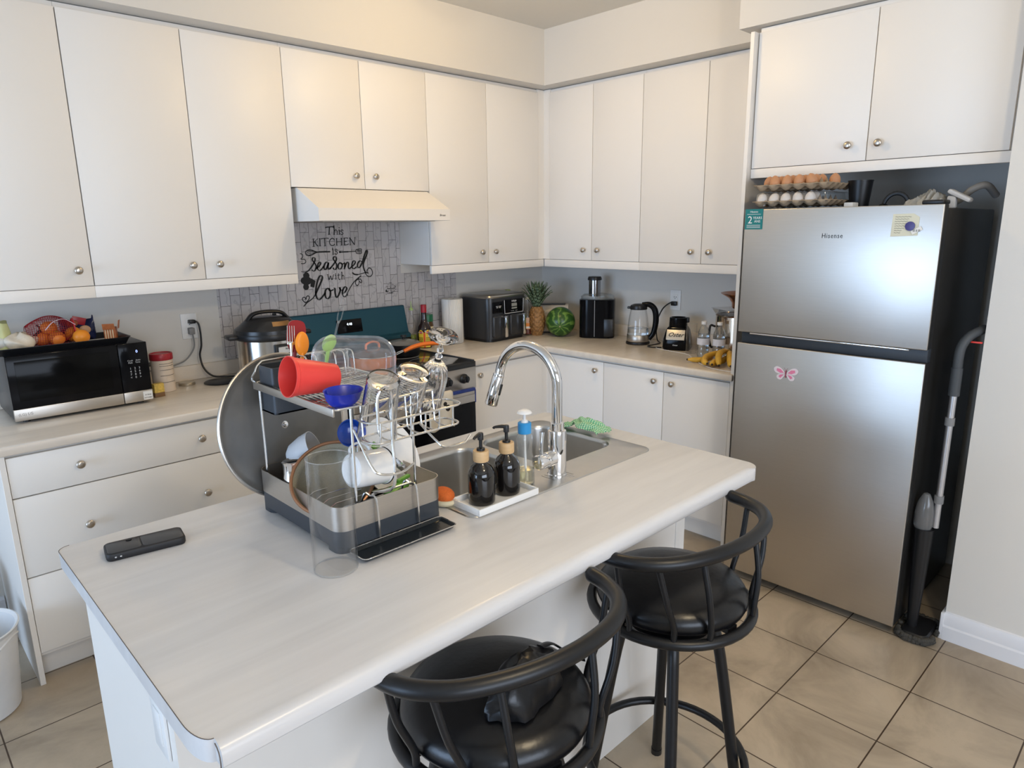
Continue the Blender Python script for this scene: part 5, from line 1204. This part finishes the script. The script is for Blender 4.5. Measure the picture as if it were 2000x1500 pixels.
# ------------------------------------------------------------------ right worktop, range side
t = thing('oil_bottle', 'slim clear bottle with green stopper right of the backguard', 'bottle', (-1.200, -.055, .9145))
put('bottle_body', MB().lathe([(0, 0), (.024, 0), (.026, .004), (.026, .12), (.022, .155), (.011, .185), (.010, .225), (.008, .225), (.0085, .185), (.020, .154), (.024, .12), (.024, .005), (0, .004)], seg=30), M['thin'], t)
put('oil', MB().lathe([(0, .006), (.0232, .006), (.0232, .075), (0, .075)], seg=24), mat('olive oil', (.55, .70, .15), .05, trans=.85), t)
put('stopper', MB().lathe([(0, .222), (.012, .222), (.012, .232), (.004, .238), (.002, .275), (0, .276)], seg=16), mat('pale green stopper', (.40, .55, .20), .4), t)
t = thing('seasoning_bottle', 'dark brown seasoning bottle with red cap and yellow label', 'bottle', (-1.163, -.128, .9145), R(-38))
put('bottle_body', MB().lathe([(0, 0), (.040, 0), (.043, .006), (.043, .095), (.038, .125), (.022, .150), (.0155, .175), (.0155, .215), (0, .215)], seg=36, sx=1, sy=.78), mat('dark sauce glass', (.018, .006, .004), .07, coat=.4), t)
put('red_cap', MB().lathe([(0, .212), (.0175, .212), (.0175, .255), (.016, .258), (0, .258)], seg=24), mat('deep red cap', (.34, .008, .02), .35), t)
def lab(r0, r1, a0, a1, z0, z1, m, nm, parent, sy=1, arch=0):
    b = MB(50); A = []; n = 12
    lo2 = [(math.cos(R(a0+(a1-a0)*k/n))*r0, math.sin(R(a0+(a1-a0)*k/n))*r0*sy, z0) for k in range(n+1)]
    hi = [(math.cos(R(a0+(a1-a0)*k/n))*r1, math.sin(R(a0+(a1-a0)*k/n))*r1*sy, z1+arch*math.sin(PI*k/n)) for k in range(n+1)]
    for k in range(n): b.face([lo2[k], lo2[k+1], hi[k+1], hi[k]])
    return put(nm, b, m, parent, fix=False)
yl = mat('yellow label', (.82, .60, .05), .45, noise=.06)
for c_ in (-118, -62):
    lab(.0438, .0438, c_-22, c_+22, .006, .095, yl, 'label', t, .78, .016)
    lab(.0442, .0442, c_-12, c_+12, .088, .100, mat('red label mark', (.5, .01, .02), .4), 'label_mark', t, .78, .004)
lab(.0441, .0441, -97, -83, .006, .095, mat('red orange label', (.72, .10, .02), .4), 'label_band', t, .78)
for a_, l_ in ((-118, 'l1'), (-62, 'l2')):
    ca, sa = math.cos(R(a_)), math.sin(R(a_))*.78
    nrm = math.atan2(math.sin(R(a_))/.78, math.cos(R(a_)))
    text('label_print', 'MAGGI', .009, M['inkw'], t, (ca*.0452, sa*.0452, .0955), (R(90), 0, nrm+R(90)))
    text('label_print', 'ASSAI\nSOUP\nBASE', .011, M['ink'], t, (ca*.0452, sa*.0452, .052), (R(90), 0, nrm+R(90)))
t = thing('spice_jar', 'spice jar with dark green lid behind the seasoning bottle', 'jar', (-1.098, -.075, .9145))
put('jar_body', MB().lathe([(0, 0), (.033, 0), (.036, .005), (.036, .125), (.032, .140), (.032, .150), (0, .150)], seg=32), mat('brown spice glass', (.09, .05, .02), .15), t)
lab(.0366, .0366, -170, -20, .035, .118, mat('cream spice label', (.66, .58, .36), .5, noise=.3, nscale=80), 'label', t)
put('lid', MB().lathe([(0, .148), (.035, .148), (.035, .185), (.033, .190), (0, .190)], seg=32), mat('dark green lid', (.01, .13, .06), .35), t)
t = thing('paper_towel_roll', 'standing roll of white kitchen paper', 'paper towel', (-.925, -.105, .9145))
put('roll', MB().lathe([(.021, 0), (.064, 0), (.066, .004), (.066, .268), (.064, .272), (.021, .272), (.021, 0)], seg=56), M['paper'], t)
put('core', MB().lathe([(.021, .002), (.021, .270), (.0195, .270), (.0195, .002)], seg=32), M['card'], t)
lsx = MB(60)
for k in range(10):
    a0, a1 = R(-150+7*k), R(-143+7*k); r0, r1 = .0665+.0006*k, .0665+.0006*(k+1)
    lsx.face([(r0*math.cos(a0), r0*math.sin(a0), .001), (r1*math.cos(a1), r1*math.sin(a1), .001), (r1*math.cos(a1), r1*math.sin(a1), .270), (r0*math.cos(a0), r0*math.sin(a0), .270)])
solid(put('loose_sheet', lsx, M['paper'], t), .0006)
# air fryer
t = thing('air_fryer', 'large dark grey dual-drawer air fryer with chrome handles', 'air fryer', (-.632, -.170, .9145), R(4))
M['fry'] = mat('gunmetal plastic', (.030, .031, .034), .30, noise=.05)
F_ = rrect(-.172, .172, -.125, .135, .045, 8)
put('base', MB().slab(rrect(-.168, .168, -.115, .13, .04, 6), [(0, .025), (0, 0)]), M['black'], t)
put('body', MB(30).rings([[(p[0]*q, p[1]*q2+dy, z) for p in F_] for q, q2, dy, z in ((1.0, 1.0, 0, .018), (1.01, 1.02, 0, .12), (1.02, 1.03, 0, .19), (1.03, 1.04, 0, .262), (1.02, 1.03, 0, .272))]), M['fry'], t)
put('top_plate', MB(30).slab([(p[0]*1.04, p[1]*1.05) for p in F_], [(.012, .292), (.004, .288), (0, .280), (.002, .272)]), mat('brushed dark steel', (.34, .33, .31), .3, .9), t)
for s_ in (-1, 1):
    dr = put('drawer', MB().bb(.005*s_, .150*s_, -.140, -.110, .028, .165, .012, 3), M['fry'], t)
    put('handle', MB().box((.085*s_+.02, -.165, .095), (.022, .016, .135), .006, mx=None).box((.085*s_+.02, -.15, .155), (.022, .04, .014), .005), M['chrome'], dr)
put('control_strip', MB().bb(-.150, -.058, -.1375, -.125, .180, .250, .004), M['blackg'], t)
cp = put('control_panel', MB().bb(-.056, .125, -.141, -.125, .172, .256, .004), M['blackg'], t)
put('panel_border', MB().tube([(-.056, -.1415, .256), (-.052, -.1415, .172), (.121, -.1415, .172), (.125, -.1415, .256)], .0016, 6), M['inkw'], cp)
text('maker_badge', 'NINJA', .017, M['inkw'], cp, (.035, -.1415, .245))
put('screen', MB().bb(.012, .062, -.1418, -.1405, .212, .232).bb(.012, .062, -.1418, -.1405, .196, .206), mat('grey lcd', (.30, .30, .27), .3), cp)
text('button_print', 'o  o  o     o  o', .010, M['inkw'], cp, (.035, -.1418, .185)); text('button_print', 'BAKE  ROAST\nDRY   KEEP', .008, M['inkw'], t, (-.104, -.1380, .218))
t = thing('syrup_bottle', 'glass bottle with white cap and orange label beside the fryer', 'bottle', (-.400, -.240, .9145), R(-40))
put('bottle_body', MB().lathe([(0, 0), (.032, 0), (.034, .004), (.034, .120), (.028, .150), (.014, .190), (.0125, .238), (.0105, .238), (.012, .19), (.026, .149), (.032, .12), (.032, .006), (0, .005)], seg=30), M['thin'], t)
put('dark_syrup', MB().lathe([(0, .007), (.031, .007), (.031, .040), (0, .040)], seg=24), mat('dark syrup', (.12, .02, .01), .1), t)
lab(.0346, .0346, -160, -20, .042, .082, mat('orange label', (.80, .28, .05), .5, noise=.15, nscale=80), 'label', t); lab(.0346, .0346, -160, -20, .082, .118, mat('beige label', (.66, .45, .33), .5), 'label', t)
lab(.0350, .0350, -110, -55, .046, .060, M['paper'], 'price_label', t)
put('cap', MB().lathe([(0, .234), (.0145, .234), (.0145, .250), (0, .251)], seg=20), mat('cream cap', (.75, .70, .55), .4), t)
t = thing('sauce_bottle', 'amber sauce bottle with pale green cap behind the fryer', 'bottle', (-.425, -.085, .9145))
put('bottle_body', MB().lathe([(0, 0), (.030, 0), (.032, .004), (.032, .20), (.026, .235), (.014, .255), (.014, .27), (0, .27)], seg=28), mat('amber sauce', (.22, .06, .02), .12), t)
put('cap', MB().lathe([(0, .268), (.018, .268), (.018, .292), (0, .294)], seg=20), mat('lime cap', (.42, .50, .10), .4), t)
# pineapple
t = thing('pineapple', 'ripe pineapple with grey-green crown standing near the room corner', 'pineapple', (-.362, -.292, .9145))
pb = MB(30); rows = []; N_ = 40
prof_ = [(.030, 0), (.043, .015), (.050, .05), (.053, .09), (.051, .13), (.044, .165), (.030, .185)]
for i in range(37):
    v = i/36; r_ = lerp_list([p[0] for p in prof_], v); z_ = .188*v
    rows.append([((r_+.0060*abs(math.sin(a*6+v*19))*abs(math.sin(a*6-v*19)))*math.cos(a), (r_+.0060*abs(math.sin(a*6+v*19))*abs(math.sin(a*6-v*19)))*math.sin(a), z_) for a in [2*PI*k/48 for k in range(48)]])
pb.rings(rows)
put('fruit_body', pb, mat('pineapple skin', (.30, .15, .05), .55, noise=.9, nscale=70, bump=.5, bscale=90), t)
lf = mat('pineapple leaf', (.10, .15, .085), .45, noise=.3, nscale=20)
rnd = random.Random(5)
for k in range(46):
    a = k*2.4; tier = k/45; L_ = .070+.080*math.sin(PI*(.20+.6*tier)); out_ = 1.05-.85*tier
    b_ = MB(60); P_ = []
    for q in range(7):
        v = q/6; rr = .014+L_*out_*v*(1-.15*v)*.9; z_ = .180+.035*tier+L_*v*(1.05-.35*out_*v*v)+tier*.02
        wd = .0145*(1-v)**.7*(1 if v > 0 else .8)+.0004
        c, s = math.cos(a), math.sin(a)
        P_.append(((rr*c-wd*s, rr*s+wd*c, z_+.003), (rr*c, rr*s, z_-.001), (rr*c+wd*s, rr*s-wd*c, z_+.003)))
    for A_, B2 in zip(P_, P_[1:]):
        b_.face([A_[0], A_[1], B2[1], B2[0]]); b_.face([A_[1], A_[2], B2[2], B2[1]])
    solid(put('crown_leaf', b_, lf, t), .0012)
# toaster behind the watermelon
t = thing('toaster', 'cream toaster with dark top behind the watermelon', 'toaster', (-.170, -.260, .9145), R(-50))
put('shell', MB(30).rings([[(x, p[0], p[1]) for p in rrect(-.085, .085, .008, .185, (.01, .01, .055, .055), 6)] for x in (-.105, .105)]), mat('cream toaster enamel', (.66, .60, .52), .3), t)
put('top_slots', MB().bb(-.085, .085, -.045, .045, .1835, .1885, .002), M['black'], t)
put('feet', MB().bb(-.095, .095, -.07, .07, 0, .01), M['black'], t)
# watermelon
def melon():
    m = mat('watermelon rind', (.05, .15, .02), .28, noise=0); N, L, b = nodes_of(m)
    tc = N.new('ShaderNodeTexCoord'); sp = N.new('ShaderNodeSeparateXYZ'); L.new(tc.outputs['Object'], sp.inputs['Vector'])
    at = N.new('ShaderNodeMath'); at.operation = 'ARCTAN2'; L.new(sp.outputs['Y'], at.inputs[0]); L.new(sp.outputs['X'], at.inputs[1])
    nz = N.new('ShaderNodeTexNoise'); nz.inputs['Scale'].default_value = 16; nz.inputs['Detail'].default_value = 5; L.new(tc.outputs['Object'], nz.inputs['Vector'])
    ma = N.new('ShaderNodeMath'); ma.operation = 'MULTIPLY_ADD'; L.new(nz.outputs['Fac'], ma.inputs[0]); ma.inputs[1].default_value = 1.7; L.new(at.outputs[0], ma.inputs[2])
    ml = N.new('ShaderNodeMath'); ml.operation = 'MULTIPLY'; L.new(ma.outputs[0], ml.inputs[0]); ml.inputs[1].default_value = 9
    sn = N.new('ShaderNodeMath'); sn.operation = 'SINE'; L.new(ml.outputs[0], sn.inputs[0])
    cr = N.new('ShaderNodeValToRGB'); L.new(sn.outputs[0], cr.inputs['Fac']); e = cr.color_ramp.elements
    e[0].position = .25; e[0].color = (.028, .085, .016, 1); e[1].position = 1.0; e[1].color = (.15, .27, .05, 1)
    L.new(cr.outputs['Color'], b.inputs['Base Color']); return m
t = tilt('watermelon', 'round striped green watermelon between pineapple and juicer', 'watermelon', (-.300, -.445, 1.0105), (-.75, -.62, -.22))
put('rind', MB().ball((0, 0, 0), (.096, .096, .094), 40), melon(), t)
put('stem_scar', MB().lathe([(0, .0945), (.005, .0942), (.006, .0925), (0, .092)], seg=12), mat('dry stem', (.35, .30, .16), .8), t)
# juicer
t = thing('juicer', 'tall black juicer with chrome feed chute and clear cover', 'juicer', (-.150, -.630, .9145), R(-58))
put('housing', MB(30).rings([[(p[0], p[1], z) for p in rrect(-.112, .112, -.085, .085, .06, 8)] for z in (0, .01, .235, .243)]), M['blackg'], t)
put('front_seam', MB().bb(-.010, -.006, -.0862, -.084, .01, .24), M['grey'], t)
put('pulp_door', MB().bb(.05, .108, -.0875, -.06, .01, .125, .006), M['black'], t)
put('clear_cover', MB().lathe([(0, .244), (.098, .244), (.100, .262), (.080, .275), (.035, .280), (.033, .280), (.033, .277), (.078, .272), (.097, .260), (.095, .247), (0, .247)], seg=40, sx=1.08, sy=.8), M['plast'], t)
put('feed_chute', MB().lathe([(.038, .262), (.038, .365), (0, .365)], c=(-.020, 0, 0), seg=32), mat('dark chrome', (.30, .30, .31), .1, 1), t)
put('pusher_cap', MB().lathe([(0, .363), (.044, .363), (.045, .372), (.040, .385), (0, .386)], c=(-.020, 0, 0), seg=32), M['black'], t)
put('side_latch', MB().box((-.125, -.01, .185), (.03, .05, .05), .008, mx=Matrix.Rotation(R(12), 4, 'Y')), M['black'], t)
# kettle
t = thing('electric_kettle', 'clear glass electric kettle with black handle and steel base', 'kettle', (-.205, -.990, .9145), R(-60))
put('power_base', MB().lathe([(0, 0), (.070, 0), (.072, .006), (.070, .014), (0, .014)], seg=44), M['black'], t)
put('steel_band', MB().lathe([(.066, .016), (.067, .018), (.0665, .055), (.065, .057), (0, .057)], seg=44), M['steelh'], t)
put('glass_body', MB().lathe([(.0655, .057), (.064, .09), (.058, .15), (.048, .205), (.046, .212), (.044, .212), (.046, .204), (.056, .15), (.062, .09), (.0635, .058)], seg=44), M['thin'], t)
put('water', MB().lathe([(0, .058), (.0625, .058), (.0612, .095), (0, .095)], seg=36), M['water'], t)
put('lid', MB().lathe([(0, .208), (.050, .208), (.052, .216), (.048, .232), (.03, .240), (0, .242)], seg=36).box((-.052, 0, .218), (.03, .03, .014), .004), M['black'], t)
put('handle', MB().tube([(.02, 0, .236), (.065, 0, .236), (.096, 0, .205), (.104, 0, .140), (.092, 0, .070), (.066, 0, .030)], [.014, .017, .018, .018, .016, .014], 14, smooth=6, flat=1.0), M['blackg'], t)
# blender base
t = thing('blender_base', 'black blender base without its jar, cream control plate', 'blender', (-.195, -1.262, .9145), R(-68))
put('housing', MB(30).rings([[(p[0], p[1], z) for p in rrect(-a, a, -a, a, a*.45, 7)] for a, z in ((.074, 0), (.078, .010), (.074, .060), (.062, .110), (.052, .128))]), M['blackg'], t)
pt = Matrix.Translation((0, -.070, .088)) @ Matrix.Rotation(-R(24), 4, 'X')
cp = put('control_plate', MB().box((0, -.002, 0), (.105, .008, .062), .012, 4, mx=pt), mat('champagne plate', (.62, .56, .46), .3, .4), t)
text('maker_script', 'Oster', .036, M['ink'], cp, (0, -.0775, .090), (R(90)-R(24), 0, 0), shear=.45, ext=.001)
text('maker_badge', 'Oster', .012, M['inkw'], t, (0, -.0775, .030))
put('jar_collar', MB().lathe([(.050, .126), (.052, .130), (.050, .180), (.046, .182), (.040, .182), (.040, .140), (0, .140)], seg=36), M['blackg'], t)
put('collar_lug', MB().box((.052, 0, .168), (.02, .02, .03), .004), M['black'], t)
# tall glass and water bottles
cylglass('drinking_glass', 'tall straight clear glass between blender and water bottles', 'glass', (-.275, -1.400, .9145), .030, .165, base=.01)
def wbottle(label, x, y, rz):
    t = thing('water_bottle', label, 'bottle', (x, y, .9145), rz)
    w = lambda a, z: 1+.012*math.cos(z*380) if z < .13 else 1
    out_ = [(0, 0), (.026, 0), (.031, .006)]+[(.0315+.0012*math.sin(k*2.1), .012+.008*k) for k in range(14)]+[(.030, .135), (.018, .163), (.0115, .170), (.0115, .182)]
    put('bottle_wall', MB().lathe(out_+[(r-.001, z) for r, z in out_[::-1] if r > .001][:-1]+[(0, .001)], seg=32), M['plast'], t)
    put('water', MB().lathe([(0, .002), (.029, .003), (.0295, .125), (0, .125)], seg=28), M['water'], t)
    lab(.0332, .0332, -180, 0, .070, .105, mat('white bottle label', (.72, .72, .76), .4, noise=.08, nscale=60), 'label', t)
    lab(.0332, .0332, 0, 180, .070, .105, mat('white bottle label', (.72, .72, .76), .4), 'label', t)
    put('cap', MB().lathe([(0, .178), (.0140, .178), (.0145, .180), (.0145, .192), (.013, .194), (0, .194)], seg=24), M['white'], t)
wbottle('small water bottle beside the tall glass', -.335, -1.510, 0)
wbottle('small water bottle beside the bananas and the big pot', -.313, -1.590, R(40))
# big pot and copper bowl
t = thing('stock_pot', 'tall polished steel pot in the corner by the refrigerator panel', 'pot', (-.150, -1.615, .9145))
put('pot_body', MB().lathe([(0, 0), (.120, 0), (.125, .006), (.125, .215), (.1285, .218), (.125, .220), (.122, .214), (.122, .008), (0, .006)], seg=56), mat('polished pot steel', (.62, .52, .42), .12, 1, noise=.03), t)
put('loop_handle', MB().tube([(-.128, .045, .16), (-.160, .045, .165), (-.165, .045, .10), (-.150, .045, .05), (-.128, .045, .05)], .006, 10, smooth=4, mx=Matrix.Rotation(R(-20), 4, 'Z')), M['black'], t)
t = thing('pot_cover', 'square clear plastic tray laid over the tall steel pot', 'cover', (-.165, -1.600, 1.1355), R(-30))
tb = MB(40); A = rrect(-.105, .105, -.085, .085, .02, 4)
tb.rings([[(p[0], p[1], 0) for p in inset(A, .02)], [(p[0], p[1], .032) for p in A], [(p[0], p[1], .034) for p in inset(A, -.006)], [(p[0], p[1], .034) for p in inset(A, .002)], [(p[0], p[1], .003) for p in inset(A, .022)]])
put('tray_shell', tb, M['plast'], t)
t = thing('copper_bowl', 'wide flared copper bowl on top of the tall steel pot', 'bowl', (-.150, -1.655, 1.172))
put('bowl_body', MB().lathe([(0, 0), (.075, 0), (.080, .006), (.082, .030), (.100, .056), (.138, .078), (.141, .082), (.134, .082), (.096, .062), (.078, .034), (.075, .008), (0, .006)], seg=56), M['copper'], t)
# bananas
BN = mat('ripe banana peel', (.62, .36, .04), .45, noise=.35, nscale=28)
def banana(parent, pts, r=.0165, nm='banana'):
    n = len(pts)
    o = put(nm, MB(50).tube(pts, [r*.35, r*.8, r, r*1.02, r*.9, r*.35], 10, smooth=5), BN, parent)
    put('banana_tip', MB().ball(pts[-1], (.006, .006, .006), 8), mat('dark banana tip', (.035, .022, .012), .8), o)
    return o
t = thing('banana_bunch', 'bunch of spotted ripe bananas at the refrigerator end of the worktop', 'bananas', (-.45, -1.70, .9145), 0)
st_ = Vector((.10, .045, .055))
for pts in ([(.10, .03, .055), (.05, .03, .060), (-.01, .02, .058), (-.06, .0, .045), (-.09, -.02, .026), (-.105, -.03, .016)],
            [(.10, .02, .050), (.05, .0, .052), (0, -.03, .045), (-.05, -.06, .032), (-.085, -.082, .022), (-.098, -.09, .018)],
            [(.10, .04, .05), (.04, .07, .045), (-.02, .085, .035), (-.075, .07, .024), (-.105, .045, .019), (-.115, .03, .018)],
            [(.10, .03, .035), (.05, -.03, .030), (0, -.07, .024), (-.05, -.105, .019), (-.09, -.115, .018), (-.105, -.115, .018)],
            [(.10, .03, .030), (.05, .02, .022), (0, .01, .019), (-.05, .02, .018), (-.10, .01, .018), (-.12, .0, .018)]):
    banana(t, [Vector(p) for p in pts])
put('bunch_stem', MB().tube([(.09, .03, .045), (.125, .04, .055)], [.014, .010], 8), mat('banana stem', (.16, .12, .04), .7), t)
t = thing('banana', 'single brown-tipped banana lying left of the bunch', 'banana', (-.475, -1.575, .9145), 0)
banana(t, [Vector(p) for p in [(.075, -.03, .018), (.045, -.035, .017), (.01, -.025, .017), (-.02, -.005, .016), (-.035, .02, .016), (-.045, .045, .015)]], .014)

# ------------------------------------------------------------------ baskets on the floor at the left
t = thing('laundry_basket', 'white plastic basket with side grips on the floor left of the drawers', 'basket', (-3.520, -.640, 0))
bk_ = MB(30).lathe([(0, 0), (.115, 0), (.125, .006), (.150, .290), (.158, .300), (.160, .306), (.155, .308), (.146, .300), (.121, .010), (0, .006)], seg=64)
put('basket_body', bk_, mat('white basket plastic', (.74, .76, .78), .4), t)
b_ = MB()
for a_ in (-35, 145): b_.tube([(math.cos(R(a_+q))*.1485*(1+(.28-.265)*0), math.sin(R(a_+q))*.1485, .262+.014*math.cos(q/22*PI/2)) for q in range(-22, 23, 4)], .004, 8)
put('grip_lip', b_, mat('white basket plastic', (.74, .76, .78), .4), t)
t = thing('waste_bin', 'grey bin partly visible against the wall behind the white basket', 'bin', (-3.62, -.22, 0))
put('bin_body', MB().lathe([(0, 0), (.10, 0), (.13, .34), (.135, .345), (.125, .345), (.096, .005), (0, .005)], seg=40), M['grey'], t)
